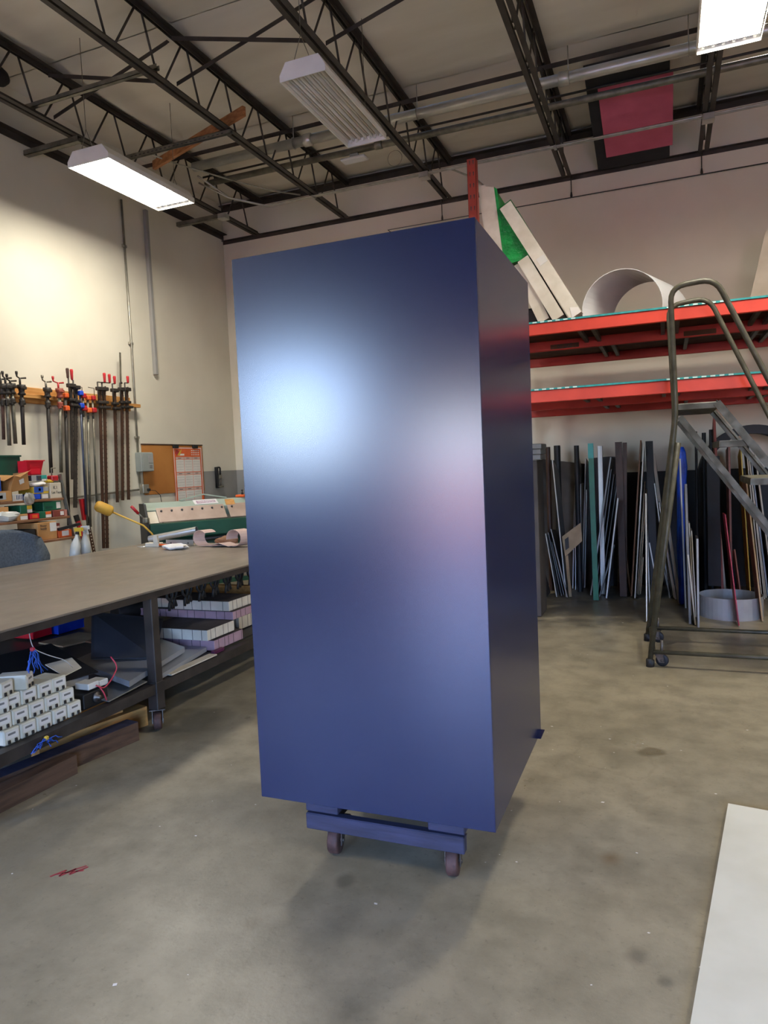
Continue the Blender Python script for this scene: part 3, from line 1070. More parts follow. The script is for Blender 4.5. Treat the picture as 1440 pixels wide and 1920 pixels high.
MB().prism([(-1.397, 6.468, 4.014), (-1.37, 6.468, 3.99), (-1.30, 6.468, 3.34), (-1.328, 6.468, 3.34)], (0, .01, 0)).build('wrap_edge', 'green_wrap', s2)
o = MB().rbox((-1.13, 6.72, DZ + .09), (.16, .3, .16), .02)
tag(o.build('black_carton', 'black_paint'), 'dark carton on top deck just right of the blue box', 'carton')
# white curved plastic sheet standing as an arch
cx, cy, r = -.33, 6.85, .36
axd = Vector((.38, .55, 0))
line = arc((cx - .0, cy - .3, DZ + .07), .33, 205, -25, 28)
line = [Vector((p.x, p.y, max(p.z, DZ + .004))) for p in line]
o = MB().strip(line, (.22, .62, 0), .004)
tag(o.build('curved_sheet', 'white_plastic'), 'white plastic sheet bent into an arch on the top deck', 'plastic sheet')
o = MB()
a, b2 = Vector((.76, 8.25, DZ + .003)), Vector((.98, 8.25, 3.75))
d = (b2 - a).normalized(); n = Vector((d.z, 0, -d.x))
o.prism([a, b2, b2 + n * .5, a + n * .6], (0, .02, 0))
tag(o.build('leaning_board', 'cream'), 'beige board standing on the top deck at the right edge', 'board')
# small things below the decks near the box
t2 = thing('carton_stack', 'grey cartons piled beside the blue box under the lower deck', 'carton', (-1.25, 7.3, 1.5))
for i in range(3):
    MB().rbox((-1.26 + .01 * i, 7.0, 1.565 + i * .052), (.3 - .01 * i, .3, .05), .006).build('carton', 'grey', t2)
MB().rbox((-1.30, 7.05, .77), (.30, .34, 1.535), .006).build('tall_carton', 'umber', t2)
o = MB().prism([(-1.34, 7.25, 1.70), (-1.20, 7.25, 1.70), (-1.145, 7.25, 1.83), (-1.34, 7.25, 1.83)], (0, .2, 0))

# ------------------------------------------------------------------ sheets standing in the rack
SHEETS = [
(-1.040,7.883,-1.152,1.532,.012,.9,'white','pale edged sheet leaning left in front of two dark tubes'),
(-1.142,7.866,-1.244,.718,.008,.7,'white','short bright edged sheet, leftmost of the left fan of offcuts'),
(-1.099,7.936,-1.226,.725,.008,.7,'grey','short grey sheet, second in the left fan of offcuts'),
(-1.027,7.854,-1.183,.769,.01,.6,'lgrey','light grey offcut, rightmost of the left fan of offcuts'),
(-1.294,7.719,-1.344,.254,.01,.5,'tan','very short tan offcut touching the blue box edge in view'),
(-1.251,7.818,-1.354,.488,.014,.6,'taupe','taupe offcut leaning left beside the blue box'),
(-1.033,8.411,-.965,1.538,.012,.45,'white','tall white edged sheet, left of a pair beside the green plank'),
(-1.009,8.500,-.935,1.536,.012,.4,'cream','tall cream edged sheet, right of a pair beside the green plank'),
(-.930,8.500,-.861,1.539,.01,.4,'white','tall white sheet touching the green plank on its left'),
(-.903,8.470,-.857,1.168,.012,.4,'white','shorter bright white sheet just left of the green plank'),
(-.792,8.015,-.549,1.531,.014,.8,'lgrey','light grey sheet leaning right, crossing in front of brown planks'),
(-.783,8.377,-.548,1.529,.012,.5,'dark','dark sheet leaning right toward the brown planks'),
(-.753,8.381,-.586,.969,.012,.45,'blueg','glossy blue grey sheet leaning right below brown planks'),
(-.615,7.870,-.474,1.094,.014,.7,'white','white sheet leaning right in front of brown planks'),
(-.693,7.937,-.525,.586,.012,.7,'grey','short grey sheet leaning right near the brown planks'),
(-.394,8.248,-.480,.695,.016,.6,'wood','short brown board leaning left under the brown planks'),
(-.376,8.142,-.455,.809,.02,.6,'tan','short tan board leaning left, tallest of the three under the brown planks'),
(-.415,8.042,-.466,.514,.014,.6,'pinkw','short pinkish white board leaning left under the brown planks'),
(-.365,8.019,-.239,1.699,.016,.8,'wood','tall brown board leaning right beside the black panel'),
(-.325,7.917,-.208,1.634,.012,.9,'white','tall white sheet against the brown board left of the black panel'),
(-.298,8.154,-.212,1.220,.012,.7,'cream','cream sheet leaning right left of the black panel'),
(-.278,8.157,-.241,.421,.012,.6,'tan','short tan strip at the foot of the black panel'),
(-.182,6.817,-.168,1.193,.01,.9,'white','white upright sheet just left of the ladder leg'),
(-.160,7.229,-.175,.940,.01,.9,'lgrey','light grey upright sheet behind the ladder leg'),
(-.083,7.988,-.172,.603,.012,.6,'white','short white sheet leaning left behind the ladder leg'),
(.034,8.143,-.118,1.554,.03,.7,'cream','thick cream boards leaning left right of the black panel'),
(.116,7.665,.009,.887,.03,.7,'cream','thick short cream board leaning left right of the ladder leg'),
(.079,7.911,-.015,.655,.02,.7,'lav','pale lavender board leaning left right of the ladder leg'),
(.028,7.961,-.045,.393,.012,.6,'grey','short grey offcut leaning left right of the ladder leg'),
(.166,7.476,.134,1.490,.014,.9,'white','tall white sheet standing right of the blue plastic bag'),
(.184,6.781,.166,1.270,.02,.9,'grey','grey panel with curved face standing left of the dark tubes'),
(.227,6.758,.175,.642,.012,.8,'cream','short cream sheet left of the grey floor hoop'),
(.248,6.639,.248,.798,.016,.8,'lgrey','light grey sheet touching the grey floor hoop'),
(.526,7.843,.463,1.896,.022,.6,'redbr','tall reddish brown strip behind the ladder steps'),
(.573,8.166,.462,1.544,.02,.6,'cream','rough cream strip beside the reddish brown strip'),
(.649,8.40,.638,1.605,.02,.45,'pink','rough pink strip standing under the ladder steps'),
(.579,6.786,.479,.992,.008,.5,'red','thin red strip in front of the grey floor hoop'),
(.698,7.872,.638,.550,.012,.5,'pink','short pinkish strip behind the grey floor hoop'),
(.799,8.056,.719,1.597,.01,.5,'yellow','thin yellow strip standing under the ladder steps'),
(.788,7.015,.670,1.257,.012,.6,'tan','tan tipped strip leaning left at the right end of the hoop'),
(.915,8.309,.851,.863,.012,.5,'dark','dark strip leaning left near the right edge of view'),
(.975,8.229,.814,1.610,.014,.6,'white','white sheet leaning left, cut off at the right edge'),
(1.017,8.091,.853,1.509,.014,.7,'cream','cream sheet leaning left, outermost at the right edge'),
]
for xb, yf, xt, zt, th, dp, m, lb in SHEETS:
    a, b2 = Vector((xb, yf, .012)), Vector((xt, yf, zt))
    d = (b2 - a).normalized(); n = Vector((d.z, 0, -d.x))
    dp = min(dp, 8.95 - yf, .28 if zt < 1.0 else .36)
    p0 = a - n * th / 2
    vs = [p0, p0 + d * (b2 - a).length, p0 + d * (b2 - a).length + n * th, p0 + n * th]
    back = Vector((0, dp, 0))
    top_drop = d * (-random.uniform(.0, .12) * (b2 - a).length)
    V = vs + [vs[0] + back, vs[1] + back + top_drop, vs[2] + back + top_drop, vs[3] + back]
    o = MB().add(V, [(3, 2, 1, 0), (4, 5, 6, 7), (0, 1, 5, 4), (1, 2, 6, 5), (2, 3, 7, 6), (3, 0, 4, 7)])
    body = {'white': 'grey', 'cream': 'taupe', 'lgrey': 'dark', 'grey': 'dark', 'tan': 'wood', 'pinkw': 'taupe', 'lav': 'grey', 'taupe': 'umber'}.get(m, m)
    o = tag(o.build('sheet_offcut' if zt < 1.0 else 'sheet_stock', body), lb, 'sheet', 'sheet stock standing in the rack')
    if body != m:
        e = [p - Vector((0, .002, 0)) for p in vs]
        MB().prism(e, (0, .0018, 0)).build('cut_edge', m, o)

rndS = random.Random(12)
BUNDLES = [(-.99, 8.30, .03, 1.50, 'white', 'thin pale sheet in the bundle left of the green plank', 3, 0.05), (-.76, 8.18, .2, 1.42, 'lgrey', 'thin grey sheet in the fan leaning right toward the brown planks', 4, 0.05),
           (-.345, 8.12, .10, 1.50, 'tan', 'thin tan sheet in the bundle left of the black strip', 4, .03), (.02, 8.05, -.13, 1.2, 'white', 'thin white sheet in the bundle leaning left behind the ladder leg', 3, .035),
           (.21, 7.1, -.03, 1.0, 'cream', 'thin cream sheet in the bundle right of the blue bag', 3, .03), (.90, 8.1, -.13, 1.55, 'cream', 'thin cream sheet in the bundle at the right edge', 3, .04),
           (-1.08, 8.0, -.12, .62, 'lgrey', 'thin grey offcut in the fan beside the tan cardboard', 3, .035)]
for xb, yf, lean, zt, m, lb, cnt, gap in BUNDLES:
    for i in range(cnt):
        x = xb + i * gap * .6
        z1 = zt * (1 - .07 * i) + rndS.uniform(-.05, .05)
        dp = min(.25, 8.9 - yf)
        y = yf + rndS.uniform(-.06, .06)
        a, b2 = Vector((x, y, .012)), Vector((x + lean, y, z1))
        d = (b2 - a).normalized(); n = Vector((d.z, 0, -d.x)) * .005
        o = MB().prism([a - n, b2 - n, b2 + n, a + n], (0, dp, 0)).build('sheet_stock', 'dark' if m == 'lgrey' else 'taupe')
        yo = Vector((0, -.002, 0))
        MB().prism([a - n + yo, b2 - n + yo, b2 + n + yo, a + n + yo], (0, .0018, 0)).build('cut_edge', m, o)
        tag(o, lb.replace('thin', ['leftmost thin', 'second thin', 'third thin', 'fourth thin'][i], 1), 'sheet', lb.replace('thin', 'sheets:', 1))


def plank(name, label, x0, x1, y, z1, th, m, xb=None, cat='plank'):
    dx = 0 if xb is None else xb
    o = MB().prism([(x0 + dx, y, .01), (x1 + dx, y, .01), (x1, y, z1), (x0, y, z1)], (0, th, 0))
    return tag(o.build(name, m), label, cat)


g = plank('green_plank', 'green board with teal top end standing in the rack', -.759, -.705, 7.75, 1.685, .03, 'green', .02)
q = MB().prism([(-.760, 7.749, 1.53), (-.704, 7.749, 1.53), (-.7045, 7.749, 1.688), (-.7595, 7.749, 1.688)], (0, .032, 0)).build('teal_end', 'teal', g)
plank('brown_plank', 'wide dark brown plank, left of two side by side', -.501, -.430, 8.0, 1.692, .04, 'brown', .02)
plank('brown_plank', 'narrow dark brown plank, right of two side by side', -.424, -.381, 8.02, 1.683, .04, 'brown', -.03)
plank('black_strip', 'black panel strip standing behind the ladder leg', -.193, -.119, 8.0, 1.685, .03, 'black_paint', .03, 'panel')
o = MB().prism([(-1.40, 8.6, .01), (-.80, 8.6, .01), (-.80, 8.72, 1.45), (-1.40, 8.72, 1.545)], (0, .012, 0))
tag(o.build('grey_sheet', 'umber'), 'large brownish grey panel standing beside the blue box', 'panel')
o = MB().prism([(-.80, 8.64, .01), (-.55, 8.64, .01), (-.50, 8.73, 1.53), (-.62, 8.73, 1.54), (-.80, 8.73, 1.53)], (0, .012, 0))
tag(o.build('grey_sheet', 'dark'), 'dull grey panel standing behind the green plank', 'panel')
o = MB().prism([(-1.03, 7.16, .655), (-.865, 7.20, .80), (-.86, 7.20, .62), (-1.0, 7.16, .45)], (0, .006, 0))
t2 = thing('cardboard_piece', 'tan cardboard piece with dark print leaning among the left offcuts', 'cardboard', (-.95, 7.5, 0))
a, b2 = Vector((-1.06, 7.80, .69)), Vector((-.86, 7.83, .84))
MB().prism([a, b2, b2 + Vector((.01, 0, -.20)), a + Vector((.03, 0, -.22))], (0, .006, 0)).build('card_face', 'tan', t2)
MB().prism([a + Vector((.03, -.001, -.03)), a + Vector((.07, 0, 0)), a + Vector((.075, 0, -.12)), a + Vector((.035, -.001, -.15))], (0, .0008, 0)).build('dark_print', 'ink', t2)
MB().prism([a + Vector((.03, .002, -.22)), a + Vector((.06, .002, -.20)), a + Vector((.07, .15, -.69)), a + Vector((.04, .15, -.69))], (0, .006, 0)).build('card_foot', 'tan', t2)
o = MB().prism([(-.5, 8.80, .01), (2.0, 8.80, .01), (2.0, 8.97, 1.34), (-.5, 8.97, 1.34)], (0, .012, 0))  # black sheet added for the shade and dark wall behind the stock
tag(o.build('black_shade_sheet', 'black_paint'), 'wide black sheet put in for the dark and shade behind all the stock', 'sheet')
# tubes
for x, y, z1, r, m, lb in ((-1.26, 8.3, 1.68, .028, 'brown', 'dark brown tube end rising beside grey cartons'), (-1.155, 8.3, 1.692, .037, 'black_plastic', 'glossy black tube rising left of the tall white sheets'),
                           (-.933, 8.25, 1.68, .028, 'black_plastic', 'slim black tube standing against the tall white pair'),
                           (.297, 7.95, 1.76, .013, 'black_plastic', 'thin black tube, first of three right of the grey panel'), (.371, 7.95, 1.742, .02, 'black_plastic', 'black tube, middle of three right of the grey panel'),
                           (.437, 7.95, 1.77, .018, 'black_plastic', 'black tube, third of three beside the reddish strip')):
    o = MB().pipe((x, y, .005), (x, y, z1), r, .003, 14)
    tag(o.build('plastic_tube', m), lb, 'tube')
o = MB()
o.box((-.692, 8.1, .01), (-.639, 8.103, 1.66)); o.box((-.692, 8.1, .01), (-.689, 8.13, 1.66)); o.box((-.642, 8.1, .01), (-.639, 8.13, 1.66))
tag(o.build('metal_channel', 'galv'), 'grey metal channel standing behind the green plank', 'channel')
o = MB()
o.box((.38, 7.7, .2), (.383, 7.95, 1.5)); o.box((.38, 7.7, .2), (.50, 7.703, 1.5)); o.box((.497, 7.7, .2), (.50, 7.95, 1.5))
tag(o.build('dark_channel', 'black_paint'), 'dark metal channel standing behind the grey hoop', 'channel')
# blue plastic bag over a board
o = MB()
prof = [(.105, .165, .02), (.10, .17, .3), (.095, .17, .55), (.105, .185, .9), (.10, .19, 1.2), (.10, .20, 1.4), (.095, .195, 1.55), (.115, .175, 1.605)]
vs, fs = [], []
nn = 10
for i, (x0, x1, z) in enumerate(prof):
    for k in range(nn):
        an = 2 * math.pi * k / nn
        w = (x1 - x0) / 2 * (1 + .25 * math.sin(3 * an + i * 1.7) * .5)
        vs.append(((x0 + x1) / 2 + w * math.cos(an), 7.66 + (.05 + .015 * math.sin(5 * an + i)) * math.sin(an), z))
for i in range(len(prof) - 1):
    for k in range(nn):
        fs.append((i * nn + k, i * nn + (k + 1) % nn, (i + 1) * nn + (k + 1) % nn, (i + 1) * nn + k))
fs.append(tuple(range(nn))[::-1]); fs.append(tuple(range((len(prof) - 1) * nn, len(prof) * nn)))
o.add(vs, fs, True)
tag(o.build('plastic_bag', 'bag_blue'), 'tall bright blue plastic bag wrapped around stock', 'bag')
# floor rail behind sheets
o = MB().bbox((-1.05, 8.35, .13), (-.2, 8.37, .2), .003)
# grey hoop on the floor
o = MB().pipe((.55, 7.28, 0), (.55, 7.28, .20), .275, .004, 40)
tag(o.build('metal_hoop', 'lgrey'), 'wide grey sheet metal hoop lying on the floor', 'hoop')
# black hoop standing
o = MB().strip(arc((.86, 8.35, 1.32), .46, 200, -20, 30), (0, .25, 0), .02)
t2 = thing('black_hoop', 'black plastic sheet bent into an arch behind the ladder steps', 'plastic sheet', (.86, 8.4, 0))
ln = arc((.86, 8.33, 1.28), .44, 185, -5, 30)
MB().strip([Vector((.422, 8.33, .01))] + ln + [Vector((1.298, 8.33, .01))], (0, .3, 0), .09).build('sheet_arch', 'black_plastic', t2)

# ------------------------------------------------------------------ rolling ladder
t = thing('rolling_ladder', 'olive steel rolling ladder with handrail loops standing by the rack', 'ladder', (.3, 5.77, 0))
YN, YFar = 5.39, 6.15
R_ = .019


def smooth_path(pts, r=.1, n=5):
    out = [Vector(pts[0])]
    for a, b2, c in zip(pts[:-2], pts[1:-1], pts[2:]):
        a, b2, c = Vector(a), Vector(b2), Vector(c)
        ra = min(r, (a - b2).length * .48, (c - b2).length * .48)
        p, q = b2 + (a - b2).normalized() * ra, b2 + (c - b2).normalized() * ra
        for i in range(n + 1):
            s = i / n
            out.append(p * (1 - s) ** 2 + b2 * 2 * s * (1 - s) + q * s * s)
    out.append(Vector(pts[-1]))
    return out


for y, foot, loop in ((YN, (-.128, .02), (.051, 2.70, .335, 2.722)), (YFar, (-.162, .02), (.04, 2.72, .335, 2.745))):
    kx = .075
    MB().tube(smooth_path([(foot[0], y, foot[1]), (kx, y, 1.83), (loop[0], y, loop[1]), (loop[2], y, loop[3]), (.79, y, 1.70), (1.62, y, .62), (1.62, y, .5)], .1), R_, 10).build('handrail', 'ladder_paint', t)
    MB().tube([(foot[0] + .008, y, .09), (kx + .012, y + .0, 1.62)], R_ * 1.05, 10).build('rear_leg', 'ladder_paint', t)
    MB().lathe((foot[0], y, 0), [(.026, 0), (.026, .055), (.02, .06)], 12).build('rubber_foot', 'black_rubber', t)
    MB().tube([(foot[0] + .02, y, .112), (1.75, y, .112)], R_ * .85, 10).build('base_tube', 'ladder_paint', t)
    # stringer
    MB().bar((.14 if y == YFar else .30, y, 1.885), (1.66, y, .06), .03, .06, (0, 1, 0)).build('stringer', 'ladder_paint', t) if False else None
    st = MB()
    st.bar((.335, y, 1.885), (1.60, y, .12), .012, .05)
    st.bar((.335, y + (.018 if y == YN else -.018), 1.90), (1.60, y + (.018 if y == YN else -.018), .135), .045, .006)
    st.build('stringer', 'ladder_paint', t)
    st = MB()
    st.bar((.10, y, 1.80), (1.28, y, .12), .010, .04)
    st.build('stringer_brace', 'ladder_paint', t)
    MB().tube([(foot[0] + .085, y + .0, .20), (foot[0] + .085, y, .10)], .011, 8).build('caster_spring', 'caster_metal', t)
    caster(t, foot[0] + .085, y + (.035 if y == YN else -.035), .045, .026, math.radians(80), .10, 'black_rubber', 'caster_metal')
# platform and steps
pf = MB()
pf.bbox((.085, YN + .0, 1.845), (.345, YFar, 1.89), .004)
pf.build('platform', 'ladder_paint', t)
MB().box((.095, YN + .02, 1.8905), (.335, YFar - .02, 1.893)).build('platform_tread', 'tread', t)
for i in range(1, 7):
    z = 1.885 - i * .268
    x = .335 + i * .192
    q = MB()
    q.box((x - .18, YN + .01, z - .042), (x + .02, YFar - .01, z))
    s = q.build('step', 'ladder_paint', t)
    MB().box((x - .175, YN + .015, z + .0005), (x + .015, YFar - .015, z + .003)).build('step_tread', 'tread', s)
for z in (.112,):
    MB().tube([(-.10, YN, z), (-.135, YFar, z)], R_ * .8, 10).build('base_cross_tube', 'ladder_paint', t)
    MB().tube([(1.62, YN, z), (1.62, YFar, z)], R_ * .8, 10).build('base_cross_tube', 'ladder_paint', t)
for i, (x, y) in enumerate(((-.118, YN), (-.15, YFar))):
    MB().lathe((x, y, .0), [(.02, 0), (.024, .02), (.024, .05)], 10).build('foot_cap', 'black_rubber', t)
for y in (YN, YFar):
    caster(t, 1.62, y, .045, .026, 0, .10, 'black_rubber', 'caster_metal')
# ------------------------------------------------------------------ left wall: clamp rail and clamps
t = thing('clamp_rail', 'long wooden rail on the left wall holding bar clamps', 'rail', (-5.93, 5.4, 2.34))
MB().bbox((XL, 3.9, 2.33), (XL + .04, 6.78, 2.49), .004).build('back_board', 'pine', t)
MB().bbox((XL + .04, 3.9, 2.375), (XL + .09, 6.90, 2.415), .004).build('front_strip', 'pine', t)
CX = -5.83
# kind, y head, z head top, y bottom, z bottom, width, bar material, head material, handle material, (handle y, handle z top), label
CL = [
('pipe', 4.93, 2.476, 4.90, 1.951, .030, 'rust_wheel', 'dark_steel', 'dark_steel', (4.93, 2.568), 'dark bar clamp cut off by the left edge of view'),
('pipe', 4.969, 2.480, 4.948, 1.894, .036, 'strut_steel', 'dark_steel', 'dark_steel', (4.955, 2.58), 'grey pipe clamp, second from the left edge of view'),
('pipe', 5.032, 2.491, 5.028, 1.913, .036, 'strut_steel', 'dark_steel', 'dark_steel', (5.01, 2.56), 'grey pipe clamp, third from the left edge of view'),
('pipe', 5.134, 2.485, 5.112, 1.903, .036, 'dark_steel', 'dark_steel', 'dark_steel', (5.111, 2.596), 'dark short pipe clamp left of the gap on the rail'),
('crank', 5.454, 2.486, 5.428, 1.619, .036, 'dark_steel', 'dark_steel', 'strut_steel', (5.425, 2.591), 'dark pipe clamp with cranked handle hanging alone in the gap'),
('crank', 5.600, 2.490, 5.545, 1.621, .036, 'strut_steel', 'redbr', 'grip_red', (5.548, 2.592), 'grey pipe clamp with red head and red crank'),
('small', 5.685, 2.450, 5.606, 1.065, .034, 'dark_steel', 'orange', 'orange', None, 'long dark clamp with orange jaws beside the red crank clamp'),
('bar', 5.763, 2.552, 5.686, 1.544, .030, 'table_frame', 'dark_steel', 'rust_wheel', (5.706, 2.707), 'dark bar clamp with brown upright grip'),
('bar', 5.837, 2.541, 5.709, 1.243, .045, 'table_frame', 'dark_steel', 'grip_red', (5.772, 2.704), 'broad dark notched bar clamp with red grip left of the blue clamp'),
('small', 5.877, 2.488, 5.842, 1.158, .022, 'blueg', 'blue', 'dark_steel', (5.91, 2.525), 'slim clamp with blue bar and blue jaw'),
('small', 5.926, 2.464, 5.862, 1.040, .024, 'strut_steel', 'grip_red', 'grip_red', None, 'slim grey clamp with red jaws just right of the blue clamp'),
('small', 5.981, 2.445, 5.890, 1.020, .028, 'strut_steel', 'orange', 'orange', None, 'slim grey clamp with orange jaws near the rail centre'),
('small', 6.063, 2.451, 6.014, 1.262, .022, 'strut_steel', 'grip_red', 'dark_steel', (6.052, 2.531), 'slim grey clamp with small red jaws and thin handle'),
('bar', 6.171, 2.553, 6.062, .764, .038, 'brown', 'dark_steel', 'grip_red', (6.23, 2.712), 'longest brown bar clamp, left of the long pair'),
('bar', 6.249, 2.559, 6.128, .757, .038, 'brown', 'dark_steel', 'grip_red', (6.319, 2.709), 'longest brown bar clamp, right of the long pair'),
('bar', 6.395, 2.554, 6.319, 1.260, .038, 'brown', 'dark_steel', 'grip_red', (6.385, 2.693), 'brown bar clamp hanging alone between the pairs'),
('bar', 6.530, 2.578, 6.419, 1.278, .040, 'brown', 'dark_steel', 'dark_steel', (6.50, 2.62), 'brown notched bar clamp, left of the right hand pair'),
('bar', 6.595, 2.583, 6.502, 1.279, .040, 'brown', 'dark_steel', 'grip_red', (6.599, 2.714), 'brown notched bar clamp, rightmost on the rail'),
]
for i, (kind, yh, zh, yb, zb, w, bm, hm, gm, hd, lb) in enumerate(CL):
    x = CX + .012 * (i % 2)
    c = thing('bar_clamp', lb, 'clamp', (x, yh, zb), 0, 'clamps hanging on the wooden rail')
    if kind == 'bar':
        MB().bar((x, yb, zb), (x, yh, zh), w, .012, (1, 0, 0)).build('clamp_bar', bm, c)
        nt = MB()
        L_ = zh - zb
        for q in range(int(L_ / .05)):
            f = .05 + q * .05
            yy = yb + (yh - yb) * f / L_
            nt.box((x - .007, yy + w / 2 - .006, zb + f), (x + .008, yy + w / 2 + .002, zb + f + .015))
        nt.build('bar_notches', 'ink', c)['kind'] = 'stuff'
        MB().rbox((x + .012, yh - .012, zh - .02), (.05, .10, .04), .006).build('fixed_head', hm, c)
        MB().rbox((x + .015, yh - .02, zh - .17), (.05, .085, .03), .006).build('sliding_jaw', hm, c)
        MB().rbox((x + .015, yh, zh - .225), (.055, .10, .028), .006).build('lower_jaw', hm, c)
        MB().tube([(x + .02, yh - .052, zh - .16), (x + .02, yh - .052, zh + .05)], .008, 8).build('screw', hm, c)
        if hd:
            MB().tube([(x + .02, yh - .052, zh + .05), (x + .02, hd[0], zh + .052)], .006, 6).build('crank_arm', hm, c)
            MB().lathe((x + .02, hd[0], zh + .052), [(.010, 0), (.013, .01), (.017, (hd[1] - zh - .052) * .9), (.013, hd[1] - zh - .05)], 10).build('grip', gm, c)
    else:
        r = w / 2
        MB().tube([(x, yb, zb), (x, yh, zh - .02)], r, 10).build('clamp_bar', bm, c)
        if kind in ('pipe', 'crank'):
            h = MB().lathe((x, yh, zh - .1), [(.03, 0), (.038, .012), (.026, .03), (.03, .06), (.04, .07), (.04, .1)], 12)
            h.rbox((x + .02, yh, zh - .03), (.04, .07, .03), .006)
            h.build('fixed_head', hm, c)
            j = MB().lathe((x, yh - .002, zh - .19), [(.032, 0), (.034, .01), (.026, .03), (.03, .05)], 12)
            j.rbox((x + .02, yh - .03, zh - .18), (.03, .03, .06), .005)
            j.build('sliding_jaw', hm, c)
            if hd:
                MB().tube([(x + .01, yh - .02, zh - .01), (x + .01, yh - .02, hd[1] - .045)], .010, 8).build('screw', gm, c)
                q = MB()
                q.tube([(x + .01, hd[0] - .03, hd[1]), (x + .01, hd[0] - .028, hd[1] - .035), (x + .01, yh - .02, hd[1] - .05), (x + .01, yh + .05, hd[1] - .04)], [.012, .007, .007, .009], 8)
                q.lathe((x + .01, hd[0] - .03, hd[1] - .02), [(.007, 0), (.013, .015), (.012, .035)], 8)
                q.build('crank_handle', gm, c)
        else:
            MB().rbox((x + .008, yh, zh - .025), (.05, .052, .05), .008).build('fixed_head', hm, c)
            MB().rbox((x + .01, yh - .005, zh - .16), (.055, .058, .055), .010).build('sliding_jaw', hm, c)
            MB().rbox((x + .02, yh - .03, zh - .235), (.018, .02, .04), .004).build('trigger', 'black_rubber', c)
            if hd:
                q = MB().tube([(x + .02, yh + .01, zh - .02), (x + .02, yh + .012, hd[1]), (x + .02, hd[0] - .06, hd[1] + .005)], .004, 6)
                q.build('crank_handle', gm, c)
o = MB().bar((-5.90, 6.508, 1.291), (-5.90, 6.617, 3.0), .024, .006, (1, 0, 0))
tag(o.build('flat_bar', 'strut_steel'), 'tall thin flat bar rising above the rightmost clamps', 'bar')
# tools standing under the rail
t = thing('spirit_level', 'red level with black end cap standing against the left wall', 'level', (-5.75, 5.75, .0))
MB().bar((-5.72, 5.80, .55), (-5.80, 5.70, 1.10), .05, .022, (1, 0, 0)).build('level_body', 'grip_red', t)
MB().bar((-5.80, 5.70, 1.10), (-5.809, 5.689, 1.165), .052, .024, (1, 0, 0)).build('end_cap', 'black_rubber', t)
t = thing('perforated_angle', 'dark perforated steel angle standing below the slim clamps', 'angle', (-5.8, 5.9, 0))
MB().bar((-5.76, 5.98, .0), (-5.86, 5.86, 1.33), .045, .004, (1, 0, 0)).build('angle_leg', 'brown', t)
q = MB()
for i in range(24):
    f = .35 + i * .026
    p = Vector((-5.76, 5.98, 0)).lerp(Vector((-5.86, 5.86, 1.33)), f)
    q.rbox((p.x + .004, p.y, p.z), (.004, .012, .014), .001)
q.build('punched_holes', 'wall_paint', t)['kind'] = 'stuff'
MB().bar((-5.85, 5.85, 1.10), (-5.86, 5.835, 1.33), .05, .03, (1, 0, 0)).build('red_top_piece', 'grip_red', t)

# ------------------------------------------------------------------ left wall fittings
t = thing('wall_conduit', 'vertical metal conduit running down the left wall beside the clamps', 'conduit', (XL + .02, 6.89, 1.38))
MB().tube([(XL + .018, 6.88, 4.84), (XL + .018, 6.89, 3.1), (XL + .018, 6.875, 1.46)], .013, 8).build('conduit_body', 'emt', t)
for z in (4.3, 3.15, 2.02):
    MB().rbox((XL + .012, 6.885, z), (.03, .07, .03), .004).build('strap', 'emt', t)
MB().tube([(XL + .02, 5.2, 1.33), (XL + .02, 6.85, 1.385)], .012, 8).build('horizontal_run', 'emt', t)
o = MB().rbox((XL + .025, 7.29, 3.83), (.05, .05, 2.03), .005)
tag(o.build('wall_raceway', 'grey_paint'), 'grey metal raceway on the left wall ending mid height', 'raceway')
t = thing('cork_board', 'orange brown pin board on the left wall', 'board', (XL + .01, 7.56, 1.3))
MB().bbox((XL + .004, 6.955, 1.31), (XL + .018, 8.17, 1.93), .003).build('board_face', 'cork', t)
MB().bbox((XL + .004, 6.95, 1.93), (XL + .024, 8.175, 1.945), .002).build('board_rim', 'brown', t)
# wall calendar
t = thing('wall_calendar', 'orange and white year calendar clipped over the pin board', 'calendar', (XL + .03, 7.83, 1.02))
x = XL + .028
MB().box((x, 7.525, .98), (x + .002, 8.135, 1.905)).build('calendar_sheet', 'orange', t)
MB().box((x + .002, 7.533, .985), (x + .0026, 8.127, 1.90)).build('white_border', 'paper', t)
MB().box((x + .0026, 7.545, .985), (x + .0030, 8.112, 1.89)).build('orange_field', 'orange', t)
cw = (8.09 - 7.565) / 3
for r in range(4):
    for c_ in range(3):
        y0 = 7.565 + c_ * cw
        z1 = 1.745 - r * .205
        MB().box((x + .0030, y0 + .003, z1 - .165), (x + .0034, y0 + cw - .003, z1 - .004)).build('month_field', 'paper', t)
        MB().box((x + .0030, y0 + .003, z1), (x + .0034, y0 + cw - .003, z1 + .032)).build('month_heading', 'pinkw', t)
        q = MB().box((x + .0034, y0 + .05, z1 + .012), (x + .0037, y0 + cw - .06, z1 + .019))
        for k in range(4):
            q.box((x + .0034, y0 + .02, z1 - .03 - k * .035), (x + .0036, y0 + cw - .02, z1 - .0315 - k * .035))
        q.build('print_lines', 'ink', t)['kind'] = 'stuff'
lg = MB().prism([(x + .003, 7.56, 1.83), (x + .003, 7.60, 1.79), (x + .003, 7.70, 1.87), (x + .003, 7.64, 1.85), (x + .003, 7.60, 1.875)], (.0006, 0, 0))
lg.build('logo_mark', 'grip_red', t)
MB().prism([(x + .0036, 7.60, 1.795), (x + .0036, 7.66, 1.80), (x + .0036, 7.71, 1.885), (x + .0036, 7.655, 1.85)], (.0006, 0, 0)).build('logo_mark', 'yellow', t)
MB().box((x + .003, 7.63, 1.795), (x + .0036, 7.75, 1.82)).build('logo_mark', 'paper', t)
q = MB()
